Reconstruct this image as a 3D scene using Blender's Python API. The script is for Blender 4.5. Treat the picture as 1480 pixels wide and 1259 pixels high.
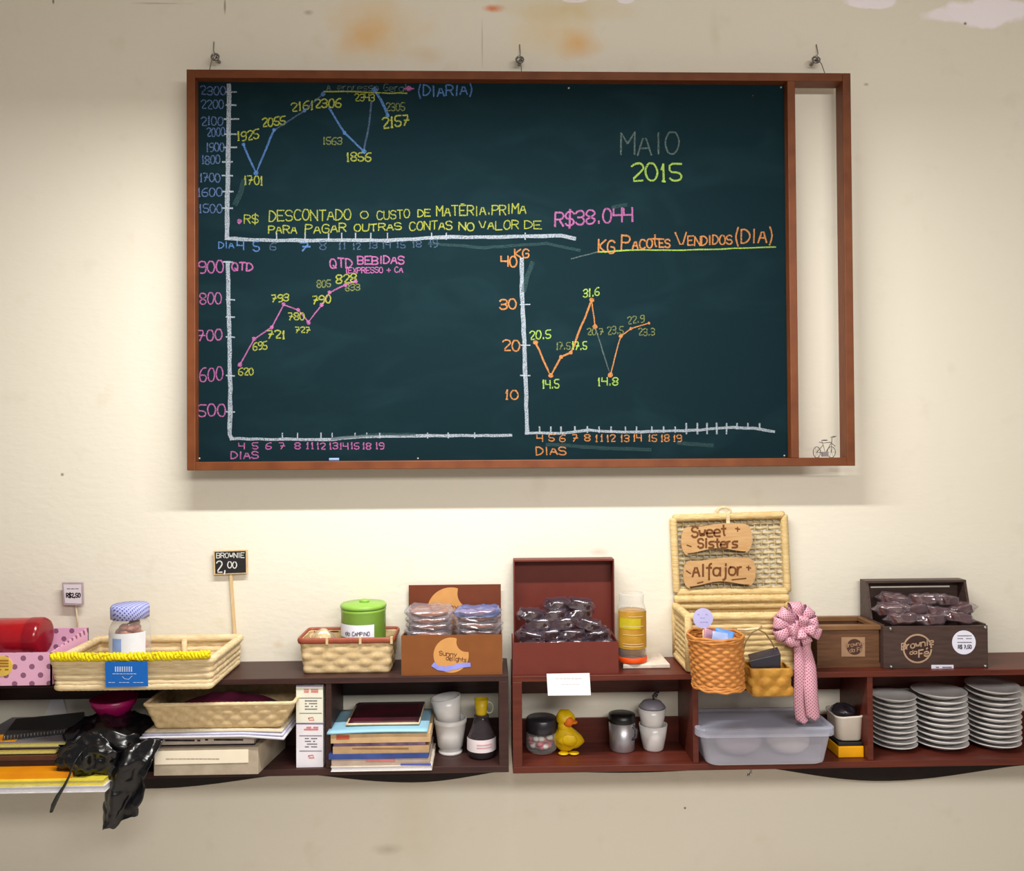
import bpy, bmesh, math, random
from math import sin, cos, pi, radians, hypot
from mathutils import Vector, Matrix, noise as mnoise
random.seed(7)
for o in list(bpy.data.objects): bpy.data.objects.remove(o)
SC = bpy.context.scene; COL = SC.collection

# ------------------------------------------------------------ camera
F, CX, CY = 1190.0, 740.0, 629.5
CAM = Vector((0.0, -2.826, 1.542))
YAW, PIT, ROL = 0.026568, 0.013188, -0.006388
FW = Vector((sin(YAW)*cos(PIT), cos(YAW)*cos(PIT), sin(PIT)))
_r = Vector((cos(YAW), -sin(YAW), 0)); _u = _r.cross(FW)
RT = cos(ROL)*_r + sin(ROL)*_u
UP = RT.cross(FW)
cd = bpy.data.cameras.new('camera'); cam = bpy.data.objects.new('camera', cd); COL.objects.link(cam)
cam.matrix_world = Matrix(((RT.x, UP.x, -FW.x, CAM.x), (RT.y, UP.y, -FW.y, CAM.y), (RT.z, UP.z, -FW.z, CAM.z), (0, 0, 0, 1)))
cd.sensor_fit = 'HORIZONTAL'; cd.sensor_width = 36; cd.lens = 36*F/1480; cd.clip_start = 0.05
SC.camera = cam

# ------------------------------------------------------------ light and exposure
w = bpy.data.worlds.new('world'); SC.world = w; w.use_nodes = True
w.node_tree.nodes['Background'].inputs[0].default_value = (1.0, 0.975, 0.94, 1)
w.node_tree.nodes['Background'].inputs[1].default_value = 0.20
def area(name, loc, sx, sy, power, col, rot=(0, 0, 0)):
    l = bpy.data.lights.new(name, 'AREA'); l.shape = 'RECTANGLE'; l.size = sx; l.size_y = sy
    l.energy = power; l.color = col
    o = bpy.data.objects.new(name, l); COL.objects.link(o); o.location = loc; o.rotation_euler = rot
    return o
area('fluorescent_tube_light', (-0.12, -1.0, 2.62), 1.5, 0.06, 57, (1.0, 0.985, 0.94), (radians(7), 0, 0))
area('added_fill_light', (0.9, -3.5, 2.6), 2.4, 0.5, 76, (1.0, 0.965, 0.91), (radians(42), 0, radians(8)))  # added fill from behind the camera to lift the wall, no seen lamp
vs = SC.view_settings
SC.display_settings.display_device = 'sRGB'
vs.view_transform = 'Standard'; vs.look = 'None'; vs.gamma = 1; vs.use_curve_mapping = False
vs.exposure = 0.0

# ------------------------------------------------------------ pixel rays (photograph 1480x1259)
def ray(px, py):
    return FW + RT*((px-CX)/F) - UP*((py-CY)/F)
def Wp(px, py, Y):                       # point of that ray on the vertical plane y=Y
    d = ray(px, py); t = (Y-CAM.y)/d.y; p = CAM+d*t
    return p.x, p.z
def Gp(px, py, Z):                       # point of that ray on the level plane z=Z
    d = ray(px, py); t = (Z-CAM.z)/d.z; p = CAM+d*t
    return p.x, p.y
def WX(px, py, Y): return Wp(px, py, Y)[0]
def WZ(px, py, Y): return Wp(px, py, Y)[1]

# ------------------------------------------------------------ materials
def lin(c):
    c = c/255.0
    return c/12.92 if c <= 0.04045 else ((c+0.055)/1.055)**2.4
def rgb(t): return (lin(t[0]), lin(t[1]), lin(t[2]), 1)
MATS = {}
class NT:
    def __init__(s, m):
        s.t = m.node_tree; s.b = s.t.nodes['Principled BSDF']
    def n(s, typ, **k):
        x = s.t.nodes.new(typ)
        for a, v in k.items(): setattr(x, a, v)
        return x
    def l(s, a, b): s.t.links.new(a, b)
    def math(s, op, a, b=None, c=None):
        x = s.n('ShaderNodeMath', operation=op)
        for i, v in enumerate((a, b, c)):
            if v is None: continue
            if isinstance(v, (int, float)): x.inputs[i].default_value = v
            else: s.l(v, x.inputs[i])
        return x.outputs[0]
    def mix(s, fac, a, b):
        x = s.n('ShaderNodeMix', data_type='RGBA')
        for i, v in ((0, fac), (6, a), (7, b)):
            if isinstance(v, (int, float, tuple)): x.inputs[i].default_value = v
            else: s.l(v, x.inputs[i])
        return x.outputs[2]
def mat(name, c, rough=0.6, spec=0.4, var=0.12, scale=30, bump=0.0, metal=0.0, stretch=(1, 1, 1), c2=None, detail=4):
    if name in MATS: return MATS[name]
    m = bpy.data.materials.new(name); m.use_nodes = True; N = NT(m); b = N.b
    b.inputs['Roughness'].default_value = rough; b.inputs['Metallic'].default_value = metal
    b.inputs['Specular IOR Level'].default_value = spec
    tc = N.n('ShaderNodeTexCoord'); mp = N.n('ShaderNodeMapping'); mp.inputs['Scale'].default_value = stretch
    N.l(tc.outputs['Object'], mp.inputs[0])
    nz = N.n('ShaderNodeTexNoise'); nz.inputs['Scale'].default_value = scale; nz.inputs['Detail'].default_value = detail
    N.l(mp.outputs[0], nz.inputs['Vector'])
    base = rgb(c)
    if c2 is None:
        lo = tuple(x*(1-var) for x in base[:3])+(1,); hi = tuple(min(1, x*(1+var)) for x in base[:3])+(1,)
    else: lo, hi = base, rgb(c2)
    rp = N.n('ShaderNodeMapRange'); rp.inputs[1].default_value = 0.3; rp.inputs[2].default_value = 0.7
    N.l(nz.outputs[0], rp.inputs[0])
    N.l(N.mix(rp.outputs[0], lo, hi), b.inputs['Base Color'])
    if bump:
        bp = N.n('ShaderNodeBump'); bp.inputs['Strength'].default_value = bump; bp.inputs['Distance'].default_value = 0.004
        N.l(nz.outputs[0], bp.inputs['Height']); N.l(bp.outputs[0], b.inputs['Normal'])
    MATS[name] = m
    return m
def clear(name, c, fac=0.25, rough=0.08, edge=0.5, gloss=0.0):          # thin clear plastic or glass
    if name in MATS: return MATS[name]
    m = bpy.data.materials.new(name); m.use_nodes = True; N = NT(m); b = N.b
    b.inputs['Base Color'].default_value = rgb(c); b.inputs['Roughness'].default_value = rough
    b.inputs['Specular IOR Level'].default_value = 0.8
    tr = N.n('ShaderNodeBsdfTransparent'); mx = N.n('ShaderNodeMixShader')
    lw = N.n('ShaderNodeLayerWeight'); lw.inputs[0].default_value = 0.35
    f = N.math('MULTIPLY_ADD', lw.outputs['Facing'], edge, fac)
    N.l(f, mx.inputs[0]); N.l(tr.outputs[0], mx.inputs[1]); N.l(b.outputs[0], mx.inputs[2])
    out = mx.outputs[0]
    if gloss:
        g = N.n('ShaderNodeBsdfGlossy'); g.inputs['Roughness'].default_value = rough; g.inputs['Color'].default_value = (0.92, 0.9, 1, 1)
        m2 = N.n('ShaderNodeMixShader'); m2.inputs[0].default_value = gloss
        N.l(out, m2.inputs[1]); N.l(g.outputs[0], m2.inputs[2]); out = m2.outputs[0]
    N.l(out, N.t.nodes['Material Output'].inputs[0])
    MATS[name] = m; return m
def chalk(name, c, dens=0.5, back=(28, 56, 58)):
    if name in MATS: return MATS[name]
    m = bpy.data.materials.new(name); m.use_nodes = True; N = NT(m); b = N.b
    b.inputs['Base Color'].default_value = rgb(c); b.inputs['Roughness'].default_value = 0.95
    b.inputs['Specular IOR Level'].default_value = 0.1
    tc = N.n('ShaderNodeTexCoord'); nz = N.n('ShaderNodeTexNoise'); nz.inputs['Scale'].default_value = 420; nz.inputs['Detail'].default_value = 2
    N.l(tc.outputs['Object'], nz.inputs['Vector'])
    rp = N.n('ShaderNodeMapRange'); rp.inputs[1].default_value = dens-0.12; rp.inputs[2].default_value = dens+0.08
    N.l(nz.outputs[0], rp.inputs[0])
    f = N.math('MULTIPLY_ADD', rp.outputs[0], 0.56, 0.13)
    tr = N.n('ShaderNodeBsdfTransparent'); mx = N.n('ShaderNodeMixShader')
    N.l(f, mx.inputs[0]); N.l(tr.outputs[0], mx.inputs[1]); N.l(b.outputs[0], mx.inputs[2])
    N.l(mx.outputs[0], N.t.nodes['Material Output'].inputs[0])
    MATS[name] = m; return m
def dots(name, c, d, cell, rad, uv=False, rough=0.6, swap='XZ'):
    if name in MATS: return MATS[name]
    m = bpy.data.materials.new(name); m.use_nodes = True; N = NT(m); b = N.b
    b.inputs['Roughness'].default_value = rough
    tc = N.n('ShaderNodeTexCoord'); sp = N.n('ShaderNodeSeparateXYZ')
    N.l(tc.outputs['UV' if uv else 'Object'], sp.inputs[0])
    if uv: u, v = sp.outputs[0], sp.outputs[1]
    elif swap == 'XZ': u, v = N.math('ADD', sp.outputs[0], sp.outputs[1]), N.math('ADD', sp.outputs[2], sp.outputs[1])
    else: u, v = sp.outputs[0], sp.outputs[1]
    def grid(off):
        a = N.math('SUBTRACT', N.math('FRACT', N.math('ADD', N.math('DIVIDE', u, cell), 50+off)), 0.5)
        c_ = N.math('SUBTRACT', N.math('FRACT', N.math('ADD', N.math('DIVIDE', v, cell), 50+off)), 0.5)
        r = N.math('SQRT', N.math('ADD', N.math('MULTIPLY', a, a), N.math('MULTIPLY', c_, c_)))
        return N.math('LESS_THAN', r, rad/cell)
    f = N.math('MAXIMUM', grid(0), grid(0.5))
    N.l(N.mix(f, rgb(c), rgb(d)), b.inputs['Base Color'])
    MATS[name] = m; return m

# wall: cream plaster with stains, peeled paint, scuffs (all with a shape of their own)
def wall_material():
    m = bpy.data.materials.new('cream_plaster'); m.use_nodes = True; N = NT(m); b = N.b
    b.inputs['Roughness'].default_value = 0.85; b.inputs['Specular IOR Level'].default_value = 0.15
    tc = N.n('ShaderNodeTexCoord')
    def nz(scale, det=4, st=(1, 1, 1)):
        mp = N.n('ShaderNodeMapping'); mp.inputs['Scale'].default_value = st; N.l(tc.outputs['Object'], mp.inputs[0])
        x = N.n('ShaderNodeTexNoise'); x.inputs['Scale'].default_value = scale; x.inputs['Detail'].default_value = det
        N.l(mp.outputs[0], x.inputs['Vector']); return x.outputs[0]
    big, mid, fine = nz(1.1, 3), nz(9, 5), nz(45, 6, (0.6, 1, 1.3))
    col = N.mix(big, rgb((228, 220, 203)), rgb((233, 228, 215)))
    dirt = N.n('ShaderNodeMapRange'); dirt.inputs[1].default_value = 0.60; dirt.inputs[2].default_value = 0.80; dirt.inputs[4].default_value = 0.22
    N.l(mid, dirt.inputs[0]); col = N.mix(dirt.outputs[0], col, rgb((196, 180, 148)))
    def spot(col, px, py, rx, rz, c, amp, hard, fac, sc=mid):
        X, Z = Wp(px, py, 0.0); s = 1/421.0
        mp = N.n('ShaderNodeMapping', vector_type='POINT')
        iv = (1/(rx*s), 0.0, 1/(rz*s)); mp.inputs['Scale'].default_value = iv
        mp.inputs['Location'].default_value = (-X*iv[0], 0, -Z*iv[2])
        N.l(tc.outputs['Object'], mp.inputs[0])
        ln = N.n('ShaderNodeVectorMath', operation='LENGTH'); N.l(mp.outputs[0], ln.inputs[0])
        d = N.math('MULTIPLY_ADD', sc, amp, ln.outputs['Value'])
        r = N.n('ShaderNodeMapRange'); r.inputs[1].default_value = 1+amp*0.5; r.inputs[2].default_value = (1+amp*0.5)*(1-hard)
        r.inputs[4].default_value = fac; N.l(d, r.inputs[0])
        return N.mix(r.outputs[0], col, rgb(c))
    for a in ((545, 45, 90, 55, (232, 184, 96), 1.2, 0.9, 0.75), (525, 52, 42, 30, (232, 168, 72), 1.0, 0.9, 0.6), (610, 78, 45, 18, (216, 165, 95), 1.4, 0.9, 0.4),
              (835, 62, 36, 30, (234, 172, 86), 1.0, 0.8, 0.8), (800, 48, 80, 46, (232, 196, 118), 1.2, 0.9, 0.6), (820, 12, 110, 26, (214, 186, 110), 1.4, 0.9, 0.6),
              (1430, 18, 62, 26, (252, 244, 252), 1.4, 0.12, 0.95), (1258, 2, 46, 12, (250, 242, 250), 1.2, 0.12, 0.95), (1370, 22, 40, 12, (250, 242, 250), 1.8, 0.2, 0.9), (905, 0, 14, 6, (250, 242, 250), 1.0, 0.2, 0.9),
              (830, 0, 20, 4, (250, 242, 250), 1.0, 0.2, 0.8), (712, 12, 17, 7, (226, 120, 50), 2.6, 0.35, 0.8), (560, 1228, 24, 9, (140, 122, 98), 1.6, 0.9, 0.5), (600, 1180, 60, 90, (206, 188, 150), 1.8, 0.9, 0.35),
              (402, 932, 12, 8, (200, 170, 120), 1.0, 0.9, 0.6), (865, 798, 16, 6, (180, 168, 145), 2.0, 0.6, 0.5), (90, 686, 3, 3, (130, 112, 92), 0.5, 0.5, 0.8), (445, 18, 9, 5, (120, 104, 84), 1.2, 0.7, 0.6),
              (1252, 122, 5, 3, (130, 114, 94), 1.0, 0.7, 0.7), (990, 1168, 2, 2, (80, 70, 60), 0.3, 0.5, 0.9), (1034, 47, 10, 40, (196, 184, 150), 1.8, 0.9, 0.5), (1395, 34, 3, 3, (90, 76, 70), 0.6, 0.5, 0.8),
              (240, 5, 46, 2, (120, 104, 84), 2.2, 0.5, 0.55), (325, 8, 2, 14, (120, 104, 84), 1.0, 0.5, 0.7), (77, 2, 2, 5, (90, 78, 64), 0.6, 0.5, 0.8), (697, 62, 1.6, 42, (170, 150, 120), 0.8, 0.7, 0.6)):
        col = spot(col, *a)
    N.l(col, b.inputs['Base Color'])
    bp = N.n('ShaderNodeBump'); bp.inputs['Strength'].default_value = 0.16; bp.inputs['Distance'].default_value = 0.006
    h = N.math('MULTIPLY_ADD', mid, 1.5, fine); N.l(h, bp.inputs['Height']); N.l(bp.outputs[0], b.inputs['Normal'])
    return m
def board_material():
    m = bpy.data.materials.new('green_chalkboard'); m.use_nodes = True; N = NT(m); b = N.b
    b.inputs['Roughness'].default_value = 0.85; b.inputs['Specular IOR Level'].default_value = 0.06
    tc = N.n('ShaderNodeTexCoord')
    mp = N.n('ShaderNodeMapping'); mp.inputs['Scale'].default_value = (1, 1, 2.2); mp.inputs['Rotation'].default_value = (0, 0.3, 0); N.l(tc.outputs['Object'], mp.inputs[0])
    a = N.n('ShaderNodeTexNoise'); a.inputs['Scale'].default_value = 3.0; a.inputs['Detail'].default_value = 6; a.inputs['Distortion'].default_value = 1.2; N.l(mp.outputs[0], a.inputs['Vector'])
    r = N.n('ShaderNodeMapRange'); r.inputs[1].default_value = 0.48; r.inputs[2].default_value = 0.85; r.inputs[4].default_value = 0.22; N.l(a.outputs[0], r.inputs[0])
    N.l(N.mix(r.outputs[0], rgb((14, 34, 40)), rgb((38, 66, 72))), b.inputs['Base Color'])
    return m
WALL = wall_material()
BOARD = board_material()
FRAME = mat('board_frame_wood', (98, 49, 22), 0.5, 0.35, scale=14, stretch=(1, 6, 1), c2=(116, 63, 30))
DARKW = mat('dark_brown_wood', (50, 28, 27), 0.45, 0.35, scale=10, stretch=(0.6, 5, 8), c2=(66, 40, 36))
REDW = mat('red_brown_wood', (78, 31, 23), 0.42, 0.35, scale=10, stretch=(0.6, 5, 8), c2=(100, 42, 28))
STRAW = mat('pale_straw', (232, 212, 174), 0.75, 0.2, scale=70, bump=0.3, c2=(206, 180, 136), stretch=(0.4, 1, 3))
STRAWG = mat('golden_straw', (226, 202, 150), 0.7, 0.2, scale=80, bump=0.3, c2=(200, 168, 112), stretch=(0.4, 1, 3))
WICK = mat('tan_wicker', (216, 192, 150), 0.7, 0.25, scale=60, bump=0.2, c2=(196, 168, 122))
HONEY = mat('honey_wicker', (206, 140, 72), 0.55, 0.35, scale=60, bump=0.2, c2=(176, 108, 48))
CHIP = mat('yellow_chip_basket', (196, 146, 60), 0.6, 0.3, scale=40, bump=0.2, c2=(170, 116, 40))
BAMBOO = mat('red_bamboo_rim', (150, 74, 52), 0.45, 0.4, scale=40)
WHITE = mat('white_paper', (236, 234, 238), 0.8, 0.2, var=0.03)
INK = mat('grey_print', (96, 92, 104), 0.9, 0.1, var=0.02)
BLACKINK = mat('black_print', (34, 30, 34), 0.9, 0.1, var=0.02)
STEEL = mat('worn_steel', (150, 148, 146), 0.35, 0.5, metal=0.9, var=0.2)
BLACK = mat('black_plastic', (18, 17, 19), 0.35, 0.5)
CERAM = mat('white_ceramic', (226, 223, 222), 0.25, 0.6, var=0.03)
GLASS = clear('clear_glass', (225, 230, 230), 0.08, 0.05, 0.55)
FILM = clear('clear_film', (150, 142, 160), 0.10, 0.14, 0.25, 0.10)

# ------------------------------------------------------------ mesh builder
class MB:
    def __init__(s): s.v = []; s.f = []; s.m = []; s.uv = {}; s.cur = 0
    def V(s, x, y, z): s.v.append((x, y, z)); return len(s.v)-1
    def Fc(s, *i): s.f.append(tuple(i)); s.m.append(s.cur)
    def use(s, i): s.cur = i; return s
    def box(s, x0, x1, y0, y1, z0, z1):
        a = [s.V(x, y, z) for z in (z0, z1) for y in (y0, y1) for x in (x0, x1)]
        for q in ((0, 2, 3, 1), (4, 5, 7, 6), (0, 1, 5, 4), (2, 6, 7, 3), (0, 4, 6, 2), (1, 3, 7, 5)): s.Fc(*[a[k] for k in q])
        return s
    def hexa(s, p):                       # 8 points: bottom 4 then top 4, each ccw from above
        a = [s.V(*q) for q in p]
        for q in ((3, 2, 1, 0), (4, 5, 6, 7), (0, 1, 5, 4), (1, 2, 6, 5), (2, 3, 7, 6), (3, 0, 4, 7)): s.Fc(*[a[k] for k in q])
        return s
    def obox(s, c, hx, hy, hz, R):        # oriented box
        p = [Vector(c)+R@Vector((x*hx, y*hy, z*hz)) for z in (-1, 1) for x, y in ((-1, -1), (1, -1), (1, 1), (-1, 1))]
        return s.hexa(p)
    def prism(s, poly, y0, y1):           # poly of (x,z)
        n = len(poly); a = [s.V(x, y0, z) for x, z in poly]; b = [s.V(x, y1, z) for x, z in poly]
        s.Fc(*a); s.Fc(*reversed(b))
        for i in range(n): j = (i+1) % n; s.Fc(a[j], a[i], b[i], b[j])
        return s
    def tube(s, pts, r, n=8, closed=False, cap=True, flat=1.0):
        pts = [Vector(p) for p in pts]; N = len(pts); rings = []
        ref = Vector((0, 0, 1))
        for i, p in enumerate(pts):
            if closed: t = pts[(i+1) % N]-pts[i-1]
            else: t = pts[min(i+1, N-1)]-pts[max(i-1, 0)]
            if t.length < 1e-9: t = Vector((0, 0, 1))
            t.normalize()
            a = ref-t*ref.dot(t)
            if a.length < 0.15: a = Vector((0, 1, 0))-t*t.y
            if a.length < 0.15: a = Vector((1, 0, 0))-t*t.x
            a.normalize(); b = t.cross(a); ref = a
            rr = r(i/(max(1, N-1))) if callable(r) else r
            rings.append([s.V(*(p+a*rr*cos(2*pi*k/n)+b*rr*flat*sin(2*pi*k/n))) for k in range(n)])
        for i in range(N if closed else N-1):
            A, B = rings[i], rings[(i+1) % N]
            for k in range(n): l = (k+1) % n; s.Fc(A[k], A[l], B[l], B[k])
        if cap and not closed: s.Fc(*reversed(rings[0])); s.Fc(*rings[-1])
        return s
    def lathe(s, prof, c, n=28, M=None, a0=0, a1=2*pi):
        full = abs(a1-a0-2*pi) < 1e-6; cnt = n if full else n+1; rings = []
        c = Vector(c)
        for r, z in prof:
            row = []
            for k in range(cnt):
                a = a0+(a1-a0)*k/n; p = Vector((r*cos(a), r*sin(a), z))
                if M: p = M@p
                row.append(s.V(*(c+p)))
            rings.append(row)
        for A, B in zip(rings, rings[1:]):
            for k in range(n): l = (k+1) % cnt; s.Fc(A[k], A[l], B[l], B[k])
        return s
    def disc(s, c, r, n=24, axis='y', y1=None):
        poly = [(c[0]+r*cos(2*pi*k/n), c[2]+r*sin(2*pi*k/n)) for k in range(n)]
        return s.prism(poly, c[1], c[1]+0.002 if y1 is None else y1)
    def sheet(s, fn, nu, nv, uvs=None):
        g = [[s.V(*fn(i/nu, j/nv)) for i in range(nu+1)] for j in range(nv+1)]
        for j in range(nv):
            for i in range(nu):
                s.Fc(g[j][i], g[j][i+1], g[j+1][i+1], g[j+1][i])
                if uvs:
                    U, V_ = uvs; s.uv[len(s.f)-1] = [(i/nu*U, j/nv*V_), ((i+1)/nu*U, j/nv*V_), ((i+1)/nu*U, (j+1)/nv*V_), (i/nu*U, (j+1)/nv*V_)]
        return s
    def ball(s, c, r, nu=20, nv=12, f=None):
        c = Vector(c); rings = []
        for j in range(nv+1):
            th = pi*j/nv; row = []
            for i in range(nu):
                a = 2*pi*i/nu; d = Vector((sin(th)*cos(a), sin(th)*sin(a), cos(th)))
                p = Vector((d.x*r[0], d.y*r[1], d.z*r[2]))
                if f: p = f(p, d)
                row.append(s.V(*(c+p)))
            rings.append(row)
        for A, B in zip(rings, rings[1:]):
            for k in range(nu): l = (k+1) % nu; s.Fc(A[k], B[k], B[l], A[l])
        return s
    def ribbon(s, pts, wd, y):            # flat stroke in the xz plane, pts in world (x,z), facing -y
        pts = [Vector(p) for p in pts]; n = len(pts)
        if n < 2: return s
        L, R = [], []
        yy = y-random.random()*0.0003
        for i, p in enumerate(pts):
            t = pts[min(i+1, n-1)]-pts[max(i-1, 0)]
            if t.length < 1e-9: t = Vector((1, 0))
            t.normalize(); nn = Vector((-t.y, t.x)); h = wd/2*(0.88+0.24*random.random())
            e = p
            if i == 0: e = p-t*wd*0.3
            if i == n-1: e = p+t*wd*0.3
            L.append(s.V(e.x+nn.x*h, yy, e.y+nn.y*h)); R.append(s.V(e.x-nn.x*h, yy, e.y-nn.y*h))
        for i in range(n-1): s.Fc(R[i], R[i+1], L[i+1], L[i])
        return s
    def bbox(s):
        xs = list(zip(*s.v)); return [(min(a), max(a)) for a in xs]
    def make(s, name, mats, origin, smooth=False, bev=0, solid=0, subs=0, flip=True):
        o0 = Vector(origin)
        me = bpy.data.meshes.new(name); me.from_pydata([Vector(v)-o0 for v in s.v], [], s.f)
        for m in (mats if isinstance(mats, (list, tuple)) else [mats]): me.materials.append(m)
        me.polygons.foreach_set('material_index', s.m)
        if s.uv:
            ul = me.uv_layers.new(name='UVMap')
            for fi, us in s.uv.items():
                for k, li in enumerate(me.polygons[fi].loop_indices): ul.data[li].uv = us[k]
        if smooth: me.polygons.foreach_set('use_smooth', [True]*len(me.polygons))
        me.update(); me.validate()
        if flip and not s.uv and not solid:
            bm = bmesh.new(); bm.from_mesh(me); bmesh.ops.remove_doubles(bm, verts=bm.verts, dist=1e-6)
            bmesh.ops.recalc_face_normals(bm, faces=bm.faces); bm.to_mesh(me); bm.free()
        o = bpy.data.objects.new(name, me); COL.objects.link(o)
        if solid:
            x = o.modifiers.new('thickness', 'SOLIDIFY'); x.thickness = solid; x.offset = 0
        if bev:
            x = o.modifiers.new('bevel', 'BEVEL'); x.width = bev; x.segments = 2; x.limit_method = 'ANGLE'; x.angle_limit = radians(40)
        if subs:
            x = o.modifiers.new('smooth', 'SUBSURF'); x.levels = subs; x.render_levels = subs
        return o
def tag(o, label, cat=None, group=None, kind=None):
    o['label'] = label
    if cat: o['category'] = cat
    if group: o['group'] = group
    if kind: o['kind'] = kind
    return o
def thing(name, label, cat, loc, group=None):
    o = bpy.data.objects.new(name, None); o.empty_display_size = 0.02; COL.objects.link(o); o.location = loc
    return tag(o, label, cat, group)
def rootof(o):
    while o.parent: o = o.parent
    return o
def part(name, mb, m, parent, label=None, **k):
    o = mb.make(name, m, rootof(parent).location, **k); o.parent = parent
    if label: o['label'] = label
    return o
def solo(name, mb, m, label, cat, group=None, **k):
    b = mb.bbox(); org = ((b[0][0]+b[0][1])/2, (b[1][0]+b[1][1])/2, b[2][0])
    o = mb.make(name, m, org, **k); o.location = org
    return tag(o, label, cat, group)
def struct(name, mb, m, label):
    o = mb.make(name, m, (0, 0, 0)); o['kind'] = 'structure'; o['label'] = label
    return o
def copy_tree(o, parent=None):
    c = o.copy(); COL.objects.link(c)
    if parent: c.parent = parent
    for ch in o.children: copy_tree(ch, c)
    return c
def jit(p, amp, sc=40, seed=0):
    q = Vector(p)*sc+Vector((seed*7.3, seed*3.1, seed*1.7))
    return Vector(p)+mnoise.noise_vector(q)*amp
def rot(rx=0, ry=0, rz=0): return (Matrix.Rotation(radians(rz), 3, 'Z')@Matrix.Rotation(radians(ry), 3, 'Y')@Matrix.Rotation(radians(rx), 3, 'X'))

# ------------------------------------------------------------ handwriting
GL = {'A': "02 28 42;14 34", 'B': "02 08;08 38 47 46 35 05;35 44 43 32 02", 'C': "47 38 18 06 04 12 32 43", 'D': "02 08;08 28 46 44 22 02", 'E': "48 08;08 02;02 42;05 35",
 'F': "48 08;08 02;05 35", 'G': "47 38 18 06 04 12 32 43 45 25", 'H': "02 08;42 48;05 45", 'I': "22 28", 'J': "38 33 22 12 03", 'K': "02 08;48 05 42", 'L': "08 02;02 42",
 'M': "02 08;08 25;25 48;48 42", 'N': "02 08;08 42;42 48", 'O': "28 18 06 04 12 32 44 46 38 28", 'P': "02 08;08 38 47 46 35 05", 'Q': "28 18 06 04 12 32 44 46 38 28;24 42",
 'R': "02 08;08 38 47 46 35 05;25 42", 'S': "47 38 18 07 06 15 35 44 43 32 12 03", 'T': "08 48;28 22", 'U': "08 03 12 32 43 48", 'V': "08 22 48", 'W': "08 12 26 32 48",
 'X': "08 42;02 48", 'Y': "08 25 48;25 22", 'Z': "08 48 02 42", '0': "28 18 06 04 12 32 44 46 38 28", '1': "16 28;28 22;12 32", '2': "07 18 38 47 46 02 42",
 '3': "07 18 38 47 46 35 15;35 44 43 32 12 03", '4': "08 05;05 45;48 42", '5': "48 08 05 35 44 43 32 12 03", '6': "48 28 06 03 12 32 43 44 35 05", '7': "08 48 12;15 45",
 '8': "25 06 07 18 38 47 46 25 04 03 12 32 43 44 25", '9': "46 35 15 06 07 18 38 47 46 43 32 12", '.': "22 23", ',': "23 22 11", '$': "47 38 18 07 06 15 35 44 43 32 12 03;29 21",
 '(': "39 16 14 31", ')': "19 36 34 11", '+': "05 45;27 23", '-': "15 35", 'É': "48 08;08 02;02 42;05 35;19 39",
 'a': "45 36 16 05 03 12 32 44;46 42", 'c': "46 16 05 03 12 42", 'd': "48 42 12 03 05 16 46", 'e': "04 44 45 36 16 05 03 12 42", 'é': "04 44 45 36 16 05 03 12 42;28 39",
 'f': "48 38 27 20;06 46", 'g': "46 16 05 03 12 42;46 41 30 10", 'h': "08 02;05 16 36 45 42", 'i': "26 22;28 27", 'j': "36 31 20 10;38 37", 'l': "28 22", 'm': "02 06;05 16 25 22;25 36 45 42",
 'n': "06 02;05 16 36 45 42", 'o': "16 05 03 12 32 43 45 36 16", 'p': "00 06 36 45 43 32 02", 'r': "06 02;04 16 36", 's': "46 16 05 14 34 43 32 02", 't': "28 23 32;06 46",
 'u': "06 03 12 42;46 42", 'w': "06 12 25 32 46", 'y': "06 23;46 10", ' ': ""}
def chaikin(p):
    if len(p) < 3: return p
    q = [p[0]]
    for a, b in zip(p, p[1:]):
        q.append((a[0]*.75+b[0]*.25, a[1]*.75+b[1]*.25)); q.append((a[0]*.25+b[0]*.75, a[1]*.25+b[1]*.75))
    q.append(p[-1]); return q
def text_lines(s, x0, x1, ybase, h, dy=0, wob=0.06, gap=0.42):
    """strokes in pixels: text between x0 and x1, baseline ybase (rising by dy), capital height h"""
    adv = [(0.5 if c in 'Iil1.,()' else 0.72 if c in 'fjrt' else 0.7 if c == ' ' else 1.0) for c in s]
    tot = sum(adv)+gap*0.62*(len(s)-1); u = (x1-x0)/tot; out = []; x = 0
    for c, a in zip(s, adv):
        g = GL.get(c, '')
        oy = random.uniform(-wob, wob)*h; sh = random.uniform(-wob, wob)
        for st in g.split(';'):
            if not st: continue
            p = []
            for t in st.split():
                gx, gy = int(t[0])/4.0, (int(t[1])-2)/6.0
                if a < 1: gx = 0.5+(gx-0.5)*1.0
                xx = x0+(x+gx*a)*u+sh*gy*u+random.uniform(-wob, wob)*u*0.4
                yy = ybase-dy*(xx-x0)/(x1-x0+1e-6)-gy*h+oy+random.uniform(-wob, wob)*h*0.4
                p.append((xx, yy))
            out.append(chaikin(p))
        x += a+gap*0.62
    return out
def strokes(mb, lines, wpx, Y, sc=440.0):
    for p in lines: mb.ribbon([Wp(a, b, Y) for a, b in p], wpx/sc, Y)
def fake_line(mb, x0, x1, y, wpx, Y, seg=5, fill=0.75):     # print too small to read
    n = max(2, int((x1-x0)/seg)); d = (x1-x0)/n
    for i in range(n):
        if random.random() < fill+0.1: strokes(mb, [[(x0+i*d, y), (x0+(i+fill)*d, y)]], wpx, Y)

# ------------------------------------------------------------ setting
struct('wall_back', MB().box(-4, 4, 0, 0.12, 0, 3.25), WALL, 'cream plaster wall with orange stains and peeling paint at the top')
struct('floor', MB().box(-4, 4, -5.5, 0.12, -0.1, 0), mat('floor_tile', (202, 192, 180), 0.5), 'floor of the room')
struct('ceiling', MB().box(-4, 4, -5.5, 0.12, 3.25, 3.35), mat('ceiling_paint', (216, 208, 196), 0.9), 'ceiling of the room')

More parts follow.
